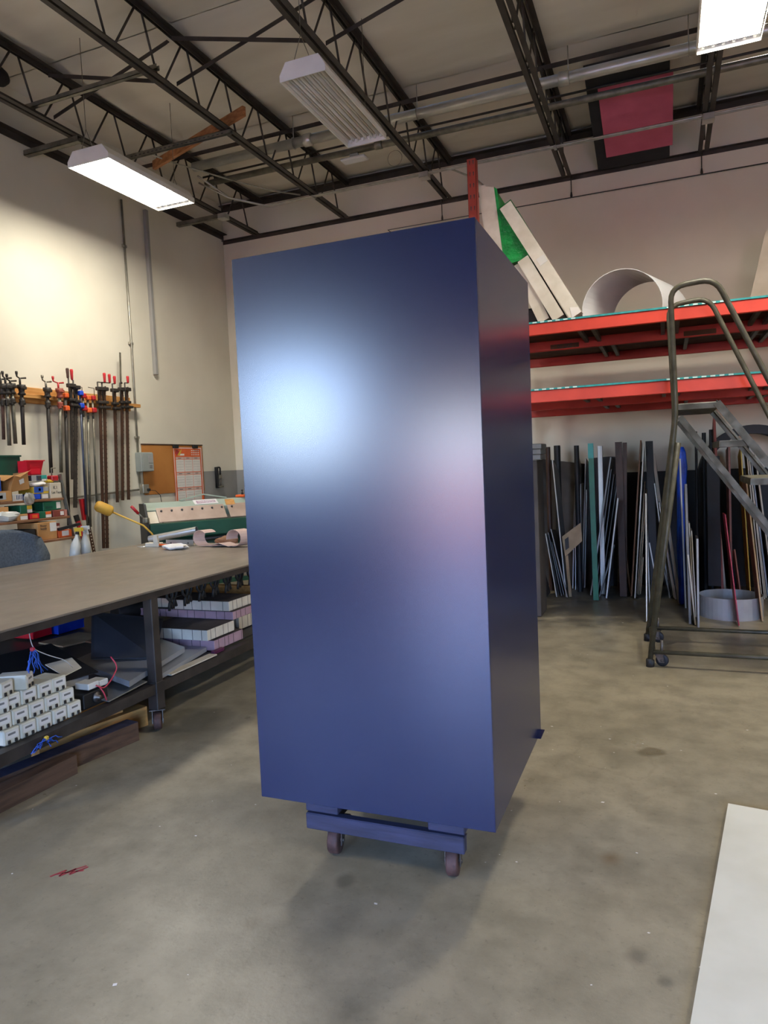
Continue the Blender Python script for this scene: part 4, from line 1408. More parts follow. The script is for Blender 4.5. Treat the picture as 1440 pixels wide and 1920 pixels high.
for r in range(3):
    for k in range(5):
        q.box((x + .003, 7.90 + k * .037, 1.80 + r * .028), (x + .0034, 7.90 + k * .037 + .022, 1.812 + r * .028))
q.build('header_print', 'paper', t)['kind'] = 'stuff'
for y in (7.57, 7.98):
    MB().rbox((x + .012, y, 1.915), (.03, .10, .045), .004).build('binder_clip', 'black_paint', t)
# electrical boxes
t = thing('disconnect_box', 'grey electrical disconnect box beside the pin board', 'electrical box', (XL + .06, 6.95, 1.6))
MB().rbox((XL + .05, 6.945, 1.718), (.09, .215, .235), .006).build('box_body', 'plastic_grey', t)
MB().rbox((XL + .098, 6.955, 1.715), (.008, .19, .215), .003).build('box_door', 'plastic_grey', t)
MB().rbox((XL + .104, 7.0, 1.66), (.004, .05, .035), .001).build('rating_label', 'grey', t)
MB().rbox((XL + .104, 7.0, 1.75), (.003, .08, .09), .001).build('door_panel', 'lgrey', t)
t = thing('outlet_box', 'metal outlet box with plugged cord below the disconnect box', 'outlet', (XL + .04, 6.93, 1.34))
MB().rbox((XL + .035, 6.93, 1.39), (.06, .11, .11), .005).build('box_body', 'emt', t)
MB().rbox((XL + .072, 6.965, 1.375), (.03, .04, .035), .004).build('plug', 'black_rubber', t)
MB().tube([(XL + .09, 6.97, 1.37), (XL + .12, 7.03, 1.36), (XL + .13, 7.10, 1.30), (XL + .12, 7.14, 1.16), (XL + .10, 7.15, .9), (XL + .08, 7.15, .1)], .004, 6).build('power_cord', 'black_rubber', t)
# black hand tool hung on the grey wall
t = thing('wall_can_crusher', 'black lever tool mounted on the grey wall by the corner', 'wall tool', (XL + .05, 8.47, 1.33))
MB().tube(smooth_path([(XL + .03, 8.44, 1.34), (XL + .05, 8.425, 1.62), (XL + .05, 8.52, 1.625), (XL + .04, 8.525, 1.5)], .03), .012, 8).build('lever_handle', 'black_paint', t)
MB().rbox((XL + .03, 8.455, 1.48), (.05, .03, .3), .006).build('back_rail', 'black_paint', t)
MB().rbox((XL + .045, 8.50, 1.49), (.05, .06, .05), .006).build('slider', 'strut_steel', t)
MB().rbox((XL + .045, 8.50, 1.35), (.07, .09, .02), .005).build('base_plate', 'strut_steel', t)
MB().tube([(XL + .05, 8.515, 1.36), (XL + .05, 8.515, 1.47)], .01, 8).build('guide_rod', 'caster_metal', t)

# ------------------------------------------------------------------ parts shelf behind the table
t = thing('parts_shelf', 'brown stepped parts shelf crowded with boxes at the left edge', 'shelf', (-5.6, 4.55, 0))
SY0, SY1 = 3.75, 5.12
SH = [(-5.36, -5.80, 1.375), (-5.30, -5.80, 1.20), (-5.22, -5.82, 1.005), (-5.12, -5.82, .70)]
for xf, xb, z in SH:
    MB().bbox((xb, SY0, z - .022), (xf, SY1, z), .003).build('shelf_board', 'wood', t)
MB().bbox((-5.88, SY0, 1.545), (-5.56, SY1 - .25, 1.565), .003).build('shelf_board', 'wood', t)
for y in (SY0 + .02, SY1 + .006):
    for a, b2 in (((-5.10, .0), (-5.40, 1.60)), ((-5.84, .0), (-5.84, 1.60))):
        MB().bar((a[0], y, a[1]), (b2[0], y, b2[1]), .008, .045, (1, 0, 0)).build('upright_angle', 'strut_steel', t)
for y in (4.3,):
    MB().bar((-5.20, y, .05), (-5.80, y, .68), .03, .03).build('diagonal_brace', 'brown', t)
MB().bbox((-5.17, 4.86, .0), (-5.13, 4.90, .678), .003).build('front_post', 'brown', t)


def ybox(name, label, cat, y0, y1, z0, z1, xf, dep, m, lab=None, tilt=0.0, open_top=False):
    """carton on the shelf facing the aisle (+x); lab = list of (y0,y1,z0,z1,material) fractions"""
    xf0 = xf
    b = thing(name, label, cat, (xf - dep / 2, (y0 + y1) / 2, z0))
    if open_top:
        th = .004
        w = MB()
        w.box((xf - th, y0, z0), (xf, y1, z1)); w.box((xf - dep, y0, z0), (xf - dep + th, y1, z1)); w.box((xf - dep, y0, z0), (xf, y0 + th, z1))
        w.box((xf - dep, y1 - th, z0), (xf, y1, z1)); w.box((xf - dep, y0, z0), (xf, y1, z0 + th))
        body = w.build(name + '_body', m, b)
    else:
        body = MB().bbox((xf - dep, y0, z0), (xf, y1, z1), .003).build(name + '_body', m, b)
    for (a, c, d_, e, mm) in (lab or []):
        MB().box((xf, y0 + (y1 - y0) * a, z0 + (z1 - z0) * d_), (xf + .0015, y0 + (y1 - y0) * c, z0 + (z1 - z0) * e)).build('print_label', mm, b)
    if tilt:
        b.rotation_euler = (tilt, 0, 0)
    return b


Z1_, Z2_, Z3_, Z4_ = 1.3755, 1.2005, 1.0055, .7005
# top shelf
g = ybox('storage_bin', 'large dark green storage bin on top of the parts shelf', 'bin', 4.2, 4.83, 1.566, 1.79, -5.56, .3, 'dark_green', [(.3, .58, .42, .85, 'lgrey'), (.33, .52, .48, .75, 'redbr')], open_top=True)
MB().box((-5.87, 4.19, 1.775), (-5.545, 4.84, 1.79)).build('bin_rim', 'dark_green', g) if False else None
q = MB()
q.box((-5.55, 4.19, 1.775), (-5.556, 4.84, 1.79)); q.box((-5.87, 4.19, 1.775), (-5.862, 4.84, 1.79)); q.box((-5.87, 4.19, 1.775), (-5.55, 4.196, 1.79)); q.box((-5.87, 4.834, 1.775), (-5.55, 4.84, 1.79))
q.build('bin_rim', 'dark_green', g)
rb = thing('red_parts_bin', 'bright red parts bin with ribbed front on the parts shelf', 'bin', (-5.52, 4.85, 1.567))
q = MB().prism([(-5.44, 4.80, 1.60), (-5.44, 4.94, 1.60), (-5.42, 4.97, 1.735), (-5.42, 4.775, 1.735)], (-.006, 0, 0))
q.box((-5.60, 4.80, 1.60), (-5.44, 4.805, 1.735)); q.box((-5.60, 4.945, 1.60), (-5.44, 4.95, 1.735)); q.box((-5.60, 4.80, 1.60), (-5.44, 4.95, 1.605)); q.box((-5.60, 4.80, 1.60), (-5.595, 4.95, 1.735))
q.build('bin_body', 'bright_red', rb)
MB().box((-5.45, 4.77, 1.728), (-5.41, 4.975, 1.738)).build('bin_rim', 'bright_red', rb)
for (a, b2, c, d_) in ((4.82, 4.925, 1.675, 1.70), (4.82, 4.925, 1.61, 1.66)):
    MB().box((-5.437, a, c), (-5.424, b2, d_)).build('front_rib', 'bright_red', rb)
# first shelf
ybox('printed_carton', 'open printed carton at the left end of the upper shelf', 'carton', 4.30, 4.555, Z1_, 1.47, -5.37, .3, 'cardboard', [(.1, .75, .2, .85, 'lgrey'), (.5, .62, .3, .6, 'ink'), (.1, .3, .3, .6, 'yellow')], open_top=True)
ybox('blue_carton', 'blue and white carton standing in the printed carton', 'carton', 4.32, 4.49, 1.381, 1.59, -5.42, .18, 'blueg', [(0, 1, .0, 1, 'wire_blue'), (.05, .95, .62, .68, 'paper'), (.6, .95, .3, .42, 'paper'), (0, .9, .8, .84, 'paper')])
ob = thing('open_carton', 'crumpled open brown carton tilted over the upper shelf', 'carton', (-5.5, 4.66, 1.44), .0)
q = MB().prism([(-5.40, 4.56, 1.455), (-5.40, 4.77, 1.475), (-5.38, 4.745, 1.63), (-5.38, 4.60, 1.60)], (-.004, 0, 0))
q.prism([(-5.40, 4.56, 1.455), (-5.38, 4.60, 1.60), (-5.60, 4.60, 1.61), (-5.60, 4.56, 1.46)], (0, .004, 0))
q.prism([(-5.40, 4.77, 1.475), (-5.38, 4.745, 1.63), (-5.60, 4.745, 1.62), (-5.60, 4.77, 1.48)], (0, -.004, 0))
q.prism([(-5.60, 4.56, 1.46), (-5.60, 4.77, 1.48), (-5.60, 4.745, 1.62), (-5.60, 4.60, 1.61)], (.004, 0, 0))
q.prism([(-5.40, 4.56, 1.455), (-5.40, 4.77, 1.475), (-5.60, 4.77, 1.48), (-5.60, 4.56, 1.46)], (0, 0, .004))
q.build('carton_body', 'cardboard', ob)
MB().prism([(-5.38, 4.60, 1.60), (-5.58, 4.60, 1.61), (-5.57, 4.51, 1.57), (-5.39, 4.50, 1.555)], (0, 0, .004)).build('flap', 'cardboard', ob)
MB().prism([(-5.38, 4.60, 1.60), (-5.38, 4.745, 1.632), (-5.36, 4.76, 1.645), (-5.36, 4.64, 1.585)], (.004, 0, 0)).build('flap', 'cardboard', ob)
MB().prism([(-5.3795, 4.645, 1.56), (-5.3795, 4.695, 1.575), (-5.381, 4.70, 1.535), (-5.381, 4.655, 1.52)], (.002, 0, 0)).build('shipping_label', 'paper', ob)
wbk = thing('wire_basket', 'white slotted basket under the open carton', 'basket', (-5.45, 4.6, Z1_))
q = MB().box((-5.52, 4.52, Z1_), (-5.38, 4.67, Z1_ + .008))
q.box((-5.382, 4.52, Z1_ + .05), (-5.378, 4.67, Z1_ + .06))
for i in range(10):
    q.box((-5.382, 4.52 + i * .0158, Z1_), (-5.378, 4.526 + i * .0158, Z1_ + .055))
q.box((-5.52, 4.52, Z1_), (-5.516, 4.67, Z1_ + .06))
q.build('basket_body', 'white_plastic', wbk)


def blob_bag(name, label, c, s, m, seed=1):
    rnd = random.Random(seed)
    vs, fs = [], []
    nu, nv = 12, 8
    ph = [rnd.uniform(0, 6.28) for _ in range(6)]
    for j in range(nv + 1):
        th = math.pi * j / nv
        for i in range(nu):
            a = 2 * math.pi * i / nu
            k = 1 + .16 * math.sin(3 * a + ph[0] + 2 * th) + .12 * math.sin(5 * a + ph[1]) * math.sin(2 * th + ph[2]) + rnd.uniform(-.07, .07)
            if j in (0, nv):
                k = 1
            vs.append((c[0] + s[0] * k * math.sin(th) * math.cos(a), c[1] + s[1] * k * math.sin(th) * math.sin(a), max(c[2] + s[2] * k * math.cos(th), c[2] - s[2])))
    for j in range(nv):
        for i in range(nu):
            fs.append((j * nu + i, (j + 1) * nu + i, (j + 1) * nu + (i + 1) % nu, j * nu + (i + 1) % nu))
    return tag(MB().add(vs, fs, False).build(name, m), label, 'bag')


blob_bag('plastic_bag', 'shiny clear plastic bag hanging off the upper shelf edge', (-5.355, 4.715, 1.385), (.03, .055, .055), 'alu', 3)
ybox('blue_bin', 'small dark blue bin on the upper shelf', 'bin', 4.77, 4.87, Z1_, 1.425, -5.38, .2, 'blue', None, open_top=True)
ybox('small_carton', 'small grey white carton right of the dark blue bin', 'carton', 4.878, 4.96, Z1_, 1.425, -5.38, .15, 'lgrey', [(.1, .9, .15, .85, 'paper')])
ybox('blue_carton', 'blue and yellow carton stacked on small boxes', 'carton', 4.80, 4.965, 1.4265, 1.49, -5.38, .2, 'yellow', [(.0, .62, .15, 1, 'wire_blue'), (.62, .98, .35, .95, 'lgrey'), (.3, .45, .4, .8, 'paper')])
blob_bag('paper_parcel', 'crumpled pale parcel on the blue and yellow carton', (-5.44, 4.87, 1.515), (.07, .10, .024), 'paper', 5)
ybox('catalog_stack', 'tilted blue and black printed catalog box below the red bin', 'carton', 4.80, 4.975, 1.545, 1.597, -5.40, .2, 'blueg', [(0, .3, 0, 1, 'lgrey'), (.62, .98, .35, 1, 'teal'), (.65, .95, .0, .3, 'paper'), (.4, .58, .2, .8, 'ink')])
lt = ybox('tape_carton', 'cream box with handwritten marker words on the upper shelf', 'carton', 4.975, 5.105, Z1_, 1.52, -5.37, .2, 'cream')
text('K1', (-5.3685, 5.035, 1.475), (0, 1, 0), (0, 0, 1), .045, 'ink', lt, 'handwriting')
text('Let Tape', (-5.3685, 5.045, 1.43), (0, 1, 0), (0, 0, 1), .032, 'ink', lt, 'handwriting')
o = blob_bag('yellow_cloth', 'small yellow green cloth on the cream box', (-5.42, 5.01, 1.537), (.04, .035, .016), 'yellow', 8)
o['category'] = 'cloth'
rc = thing('corner_clamp', 'red corner clamp lying on the cream box', 'clamp', (-5.44, 5.07, 1.521))
MB().rbox((-5.42, 5.06, 1.565), (.07, .08, .05), .008).build('clamp_body', 'grip_red', rc)
MB().rbox((-5.44, 5.085, 1.533), (.08, .06, .024), .004).build('clamp_base', 'strut_steel', rc)
MB().tube([(-5.42, 5.05, 1.59), (-5.42, 5.05, 1.66), (-5.42, 5.10, 1.66)], .006, 6).build('screw', 'strut_steel', rc)
# second shelf
ybox('brown_carton', 'brown carton at the left end of the middle shelf', 'carton', 4.28, 4.50, Z2_, 1.33, -5.36, .3, 'cardboard')
blob_bag('plastic_bag', 'lumpy white plastic bag on the middle shelf', (-5.345, 4.44, 1.245), (.05, .14, .045), 'clear_plastic', 11)
ybox('green_carton', 'green carton with yellow label in the middle of the shelf', 'carton', 4.62, 4.75, 1.255, 1.33, -5.36, .2, 'green', [(.55, .95, .5, .95, 'yellow'), (.55, .95, .1, .48, 'paper')])
ybox('tan_carton', 'small tan carton below the yellow labelled green carton', 'carton', 4.55, 4.665, Z2_, 1.254, -5.325, .2, 'cardboard', [(.3, .95, .1, .7, 'paper')])
ybox('red_tray', 'small red open tray on the middle shelf', 'tray', 4.672, 4.785, Z2_, 1.25, -5.32, .15, 'bright_red', [(.3, .8, .2, .8, 'orange')], open_top=True)
ybox('green_carton', 'green carton with orange and white label on middle shelf', 'carton', 4.792, 4.935, Z2_, 1.262, -5.33, .2, 'green', [(.5, .95, .5, .95, 'orange'), (.5, .95, .05, .48, 'paper')])
ybox('green_carton', 'large green carton with small white label at shelf end', 'carton', 4.88, 5.09, 1.265, 1.345, -5.37, .22, 'green', [(.72, .95, .15, .9, 'paper'), (.1, .5, .2, .5, 'dark_green')])
ybox('red_carton', 'red carton with white label at the right end of the middle shelf', 'carton', 4.945, 5.105, Z2_, 1.262, -5.32, .22, 'redbr', [(.5, .75, .2, .8, 'paper'), (.8, 1, .0, 1, 'pink')])
# third shelf
bc = ybox('brown_carton', 'plain brown shipping carton on the lower shelf', 'carton', 4.70, 4.915, Z3_, 1.165, -5.26, .25, 'cardboard', [(.64, .98, .45, .95, 'paper')])
text('Power', (-5.258, 4.765, 1.135), (0, 1, 0), (0, 0, 1), .028, 'ink', bc, 'printed_words')
text('Supply', (-5.258, 4.765, 1.11), (0, 1, 0), (0, 0, 1), .028, 'ink', bc, 'printed_words')
ybox('tan_carton', 'low tan carton under the black tray', 'carton', 4.44, 4.69, Z3_, 1.055, -5.26, .3, 'cardboard')
bt = ybox('black_tray', 'black tray resting on a low tan carton', 'tray', 4.44, 4.685, 1.056, 1.115, -5.27, .26, 'black_plastic', None, open_top=True)
ybox('red_carton', 'small dark red carton right of the brown shipping carton', 'carton', 4.92, 5.01, 1.075, 1.14, -5.32, .2, 'redbr', [(.3, .9, .1, .6, 'paper')])
ybox('orange_carton', 'orange carton with white label at the end of lower shelf', 'carton', 4.93, 5.09, Z3_, 1.074, -5.26, .22, 'orange', [(.25, .75, .2, .9, 'paper')])
o = MB().bar((-5.26, 4.93, 1.085), (-5.24, 5.17, 1.115), .03, .025)
tag(o.build('caulk_gun', 'black_paint'), 'thin black tool lying over the orange carton', 'tool')


def spray_bottle(x, y, z, lean, label, trig):
    b = thing('spray_bottle', label, 'bottle', (x, y, z))
    up_ = Vector((0, math.sin(lean), math.cos(lean)))
    MB().lathe((x, y, z), [(.04, 0), (.046, .01), (.046, .12), (.040, .15), (.018, .21), (.015, .235)], 16, up_).build('bottle_body', 'clear_plastic', b)
    p = Vector((x, y, z)) + up_ * .235
    MB().lathe(p, [(.017, 0), (.018, .025)], 12, up_).build('collar', 'black_rubber' if trig != 'white' else 'white', b)
    q = MB().bar(p + up_ * .045 - Vector((.03, 0, 0)), p + up_ * .05 + Vector((.055, 0, 0)), .026, .035)
    q.bar(p + up_ * .03 + Vector((.03, 0, 0)), p - up_ * .015 + Vector((.045, 0, 0)), .015, .012)
    q.build('spray_trigger', trig, b)


spray_bottle(-5.13, 4.965, .80, .25, 'cloudy spray bottle with yellow trigger leaning by the shelf', 'yellow')
spray_bottle(-5.13, 5.115, .80, 0.0, 'cloudy upright spray bottle with pale trigger right of the leaning one', 'white')
MB().bbox((-5.28, 4.90, .778), (-5.08, 5.19, .7995), .002).build('side_ledge', 'wood', t)
MB().bbox((-5.20, 5.02, .70), (-5.16, 5.06, .778), .002).build('ledge_block', 'wood', t)

# ------------------------------------------------------------------ office chair
t = thing('office_chair', 'blue grey fabric office chair behind the steel table', 'chair', (-4.98, 4.05, 0), math.radians(0))
bk = MB()
vs, fs = [], []
prof = [(.0, .30), (.08, .34), (.2, .36), (.32, .345), (.42, .30), (.455, .22)]
for s in (0, 1):
    for h, w in prof:
        z = .70 + h
        x = -5.06 - .10 * h + (.05 if s else 0)
        for k in range(7):
            f = -1 + 2 * k / 6
            bow = .05 * f * f
            zz = z - (.06 * f * f if h > .3 else 0)
            vs.append((x + bow - (.012 if s == 0 and abs(f) > .9 else 0), 4.20 + f * w, zz))
n7 = len(prof)
for s in (0, 1):
    for i in range(n7 - 1):
        for k in range(6):
            a = s * n7 * 7 + i * 7 + k
            fs.append((a, a + 1, a + 8, a + 7))
for i in range(n7 - 1):
    for k in (0, 6):
        a = i * 7 + k
        fs.append((a, a + 7, n7 * 7 + a + 7, n7 * 7 + a))
for k in range(6):
    for i in (0, n7 - 1):
        a = i * 7 + k
        fs.append((a, a + 1, n7 * 7 + a + 1, n7 * 7 + a))
bk.add(vs, fs, True)
bk.build('backrest', 'chair_fabric', t)
MB().rbox((-4.76, 4.22, .50), (.5, .5, .09), .04).build('seat', 'chair_fabric', t)
for y in (4.50, 3.92):
    MB().tube(smooth_path([(-4.99, y, .50), (-5.06, y + (.06 if y > 4.2 else -.06), .60), (-5.07, y + (.06 if y > 4.2 else -.06), .85), (-5.26, y + (.06 if y > 4.2 else -.06), .855)], .06), .018, 8).build('armrest', 'strut_steel', t)
MB().rbox((-5.17, 4.56, .872), (.22, .06, .022), .008).build('arm_pad', 'black_rubber', t)
MB().tube([(-4.78, 4.22, .08), (-4.78, 4.22, .46)], .03, 10).build('gas_post', 'black_paint', t)
MB().bar((-4.98, 4.22, .50), (-5.06, 4.22, .72), .06, .015, (1, 0, 0)).build('back_support', 'black_paint', t)
for k in range(5):
    a = 2 * math.pi * k / 5 + .3
    p = Vector((-4.78 + .27 * math.cos(a), 4.22 + .27 * math.sin(a), .07))
    MB().bar((-4.78, 4.22, .09), p, .04, .03).build('base_arm', 'black_paint', t)
    MB().lathe((p.x, p.y - .02, .027), [(.02, 0), (.027, .006), (.027, .034), (.02, .04)], 12, (0, 1, 0)).build('chair_caster', 'black_rubber', t)

# ------------------------------------------------------------------ sheet metal brake in the corner
BO = Vector((-5.23, 6.10, 0)); BU = Vector((.6, .8, 0)); BN = Vector((.8, -.6, 0))


def bp_(u, n, z):
    return BO + BU * u + BN * n + Vector((0, 0, z))


t = thing('metal_brake', 'green and grey sheet metal bending brake standing in the corner', 'machine', tuple(bp_(1.0, 0, 0)))


def bprism(prof, u0, u1, name, m, parent=None):
    """profile in (n, z) swept along the brake"""
    return MB().prism([bp_(u0, n, z) for n, z in prof], BU * (u1 - u0)).build(name, m, parent or t)


LB = 2.1
bprism([(.03, 1.022), (.06, 1.015), (.06, .86), (.03, .84), (-.02, .84), (-.02, 1.022)], .02, LB, 'green_apron', 'dark_green')
bprism([(-.03, .70), (-.03, 1.015), (-.30, 1.0), (-.30, .70)], .06, LB - .06, 'bed', 'dark_green')
u0 = .13
ws_ = [.78, .27, .30, .22, .28]
for i, w in enumerate(ws_):
    f_ = bprism([(.005, 1.03), (.012, 1.037), (-.115, 1.185), (-.125, 1.178)], u0, u0 + w - .012, 'bending_finger', 'finger_tan')
    nb_ = max(2, int(w / .1))
    for k in range(nb_):
        uu = u0 + .05 + k * (w - .09) / max(1, nb_ - 1)
        MB().lathe(bp_(uu, -.085, 1.148), [(.012, 0), (.012, .012), (.007, .014)], 8, (BN * .75 + Vector((0, 0, .65)))).build('finger_bolt', 'ink', f_)
    u0 += w + (.03 if i in (0, 1) else 0)
bprism([(.02, 1.025), (.03, 1.03), (-.10, 1.15), (-.13, 1.10)], .03, .125, 'end_finger', 'cream')
bprism([(-.10, 1.165), (-.125, 1.19), (-.16, 1.245), (-.24, 1.245), (-.26, 1.06), (-.12, 1.06)], .02, LB, 'clamping_beam', 'machine_grey')
for u0, u1 in ((.42, .69), (.69, .96)):
    z0, z1 = (1.247, 1.30) if u0 < .5 else (1.30, 1.247)
    MB().bar(bp_(u0, -.18, z0 + .008), bp_(u1, -.18, z1 + .008), .05, .014).build('truss_rod', 'machine_grey', t)
MB().bar(bp_(.69, -.18, 1.245), bp_(.69, -.18, 1.315), .02, .02, (1, 0, 0)).build('truss_post', 'orange', t)
sk = MB().add([bp_(.575, -.1265, 1.197), bp_(.85, -.1265, 1.197), bp_(.83, -.158, 1.248), bp_(.555, -.158, 1.248)], [(0, 1, 2, 3)])
sk.add([p + (BN * .86 + Vector((0, 0, .5))) * .002 for p in sk.v[:4]], [(0, 1, 2, 3)])
s_ = sk.build('maker_plate', 'paper', t, fix=False)
pm = BN * .86 + Vector((0, 0, .5))
c_ = bp_(.705, -.1417, 1.2225) + pm * .003
q = MB().add([bp_(.60, -.132, 1.205) + pm * .0025, bp_(.82, -.135, 1.212) + pm * .0025, bp_(.81, -.150, 1.236) + pm * .0025, bp_(.59, -.152, 1.238) + pm * .0025], [(0, 1, 2, 3)])
q.build('plate_print', 'foam_purple', t, fix=False)
text('TENNSMITH', tuple(c_), tuple(BU), (-.031 * .8, .031 * .6, .05), .036, 'paper', t, 'plate_lettering')
for u, m in ((.93, 'pine'), (1.22, 'cream')):
    MB().prism([bp_(u, -.105, 1.172), bp_(u + .11, -.105, 1.172), bp_(u + .11, -.15, 1.235), bp_(u, -.15, 1.235)], pm * .003).build('tape_patch', m, t)
for u in (-.0, LB):
    bprism([(.06, .72), (.06, 1.05), (-.05, 1.24), (-.28, 1.24), (-.28, .72)], u - .012, u + .012, 'end_plate', 'dark')
    MB().prism([bp_(u, .08, 0), bp_(u + .08, .08, 0), bp_(u + .08, .02, .8), bp_(u, .02, .8)], BN * -.08).build('leg', 'dark', t)
    MB().prism([bp_(u, -.3, 0), bp_(u + .08, -.3, 0), bp_(u + .08, -.22, .8), bp_(u, -.22, .8)], BN * -.08).build('leg', 'dark', t)
MB().bar(bp_(.03, -.05, .3), bp_(LB, -.05, .3), .05, .05).build('stretcher', 'dark_green', t)
MB().tube([bp_(.35, .03, .80), bp_(LB - .1, .03, .86)], .02, 8).build('tension_rod', 'dark', t)
h_ = MB().tube([bp_(-.03, .05, 1.08), bp_(-.10, .06, 1.155)], .009, 8).build('clamp_lever', 'strut_steel', t)
MB().tube([bp_(-.095, .06, 1.150), bp_(-.165, .07, 1.232)], .016, 10).build('lever_grip', 'grip_red', h_)
MB().rbox(tuple(bp_(-.02, .06, 1.07)), (.06, .06, .06), .01).build('lever_hub', 'strut_steel', t)
MB().tube([bp_(.05, .10, .87), bp_(.02, .10, .93), bp_(-.06, .10, 1.02), bp_(-.38, .10, 1.195)], .010, 10).build('counterweight_arm', 'weight_yellow', t)
d_ = (bp_(-.52, .10, 1.27) - bp_(-.36, .10, 1.185)).normalized()
MB().lathe(bp_(-.36, .10, 1.185), [(.02, 0), (.048, .012), (.058, .03), (.058, .15), (.05, .172), (.035, .185)], 16, d_).build('counterweight', 'weight_yellow', t)

# things on top of the brake: red tray with pump bottle
o = thing('red_tray', 'red tray with a black pump bottle behind the brake', 'tray', tuple(bp_(1.16, -.2, 1.246)))
MB().rbox(tuple(bp_(1.16, -.2, 1.262)), (.12, .10, .03), .01).build('tray_body', 'orange', o)
MB().lathe(bp_(1.17, -.2, 1.277), [(.014, 0), (.014, .02), (.006, .03), (.006, .045), (.016, .05), (.012, .058)], 10).build('pump_head', 'black_rubber', o)

# ------------------------------------------------------------------ steel work table
TX0, TX1, TY0, TY1, TZ = -4.95, -2.872, 2.05, 5.76, .862
t = thing('steel_table', 'large flat steel work table with shelf along the left side', 'table', (-3.9, 3.9, 0))
MB().bbox((TX0, TY0, TZ - .012), (TX1, TY1, TZ), .002).build('table_top', 'table_steel', t)
ap = MB()
for a, b2 in (((TX0 + .02, TY0 + .02), (TX1 - .02, TY0 + .02)), ((TX0 + .02, TY1 - .02), (TX1 - .02, TY1 - .02)), ((TX0 + .02, TY0 + .02), (TX0 + .02, TY1 - .02)), ((TX1 - .02, TY0 + .02), (TX1 - .02, TY1 - .02))):
    ap.bar((a[0], a[1], TZ - .032), (b2[0], b2[1], TZ - .032), .03, .038)
ap.build('top_frame', 'table_frame', t)
LEGS = [(TX1 - .035, 3.375), (TX0 + .05, 3.375), (TX1 - .035, 5.55), (TX0 + .05, 5.55), (TX0 + .05, 2.15), (TX1 - .035, 2.15)]
for (x, y) in LEGS:
    MB().bbox((x - .032, y - .032, .13), (x + .032, y + .032, TZ - .05), .004).build('leg', 'table_frame', t)
    MB().bbox((x - .036, y - .036, .13), (x + .036, y + .036, .30), .004).build('leg_sleeve', 'table_frame', t)
    caster(t, x, y, .055, .045, math.radians(35), .13, 'rust_wheel', 'caster_metal')
sr = MB()
RZ = .262
for x in (TX1 - .02, TX0 + .02):
    sr2 = MB().angle((x + (.012 if x > -4 else -.012), TY0, RZ + .028), (x + (.012 if x > -4 else -.012), TY1, RZ + .028), .06, .006, (0, 0, -1), (-1 if x > -4 else 1, 0, 0))
    sr2.build('shelf_rail', 'table_frame', t)
for y in (2.1, 2.7, 3.4, 4.1, 4.8, 5.5):
    MB().bbox((TX0, y - .02, RZ - .02), (TX1 - .03, y + .02, RZ + .02), .003).build('shelf_crossbar', 'table_frame', t)
MB().bbox((TX0 + .02, TY0 + .02, RZ + .021), (TX1 - .1, 4.0, RZ + .03), .002).build('shelf_sheet', 'dark', t)
SZ = RZ + .0305


def tri(p):
    return Vector(p)


# black hooks hanging under the table top
hk = 0
for i in range(13):
    y = 3.62 + i * .078
    x = -2.96 - .03 * (i % 2)
    if abs(y - 3.375) < .08:
        continue
    c = thing('spring_clamp', 'black spring clamp under the table top, %s from the table leg' % ['first', 'second', 'third', 'fourth', 'fifth', 'sixth', 'seventh', 'eighth', 'ninth', 'tenth', 'eleventh', 'twelfth', 'thirteenth'][i], 'clamp', (x, y, .70), 0, 'black spring clamps under the table top')
    q = MB().tube(smooth_path([(x, y - .02, .808), (x, y - .03, .77), (x, y + .005, .74), (x, y + .02, .69)], .02, 3), .009, 6)
    q.build('clamp_arm', 'black_rubber', c)
    q = MB().tube(smooth_path([(x, y + .03, .808), (x, y + .03, .77), (x, y - .005, .73), (x, y - .012, .68)], .02, 3), .009, 6)
    q.build('clamp_arm', 'black_rubber', c)
MB().tube([(-2.97, 3.52, .80), (-2.97, 5.4, .80)], .008, 6).build('hanging_rail', 'dark_steel', t)

# things on the table
o = MB().pipe((-4.78, 5.60, TZ + .055), (-4.28, 5.70, TZ + .135), .035, .004, 20)
tag(o.build('aluminium_tube', 'alu'), 'silver tube propped on brackets at the far table edge', 'tube')
o = thing('angle_bracket', 'silver angle bracket lying under the silver tube', 'bracket', (-4.42, 5.5, TZ))
MB().box((-4.50, 5.50, TZ), (-4.18, 5.506, TZ + .06)).build('bracket_leg', 'alu', o)
MB().box((-4.50, 5.506, TZ), (-4.18, 5.56, TZ + .005)).build('bracket_leg', 'alu', o)
for y in (-4.44, -4.24):
    MB().lathe((y, 5.4995, TZ + .03), [(.008, 0), (.008, .002)], 8, (0, -1, 0)).build('bracket_hole', 'ink', o)
o = thing('hardware_fitting', 'pale metal latch fitting beside the silver tube', 'fitting', (-4.58, 5.45, TZ))
MB().rbox((-4.60, 5.45, TZ + .02), (.16, .08, .04), .006).build('fitting_body', 'cream', o)
MB().prism([(-4.58, 5.41, TZ + .04), (-4.52, 5.41, TZ + .04), (-4.53, 5.41, TZ + .11), (-4.57, 5.41, TZ + .115)], (0, .02, 0)).build('fitting_lug', 'cream', o)
MB().lathe((-4.74, 5.46, TZ), [(.06, 0), (.06, .004), (.02, .006)], 16).build('round_plate', 'alu', o)
MB().tube([(-4.52, 5.43, TZ + .02), (-4.38, 5.43, TZ + .014)], .011, 8).build('orange_handle', 'orange', o)
o = blob_bag('crumpled_paper', 'crumpled printed white paper on the table', (-4.20, 5.26, TZ + .026), (.13, .09, .026), 'paper', 21)
o['category'] = 'paper'


def curl(name, label, c, pts, wdt, m):
    ln = [Vector((c[0] + a, c[1], c[2] + b2)) for a, b2 in pts]
    o = MB().strip(ln, (.05, wdt, 0), .003)
    return tag(o.build(name, m), label, 'strip')


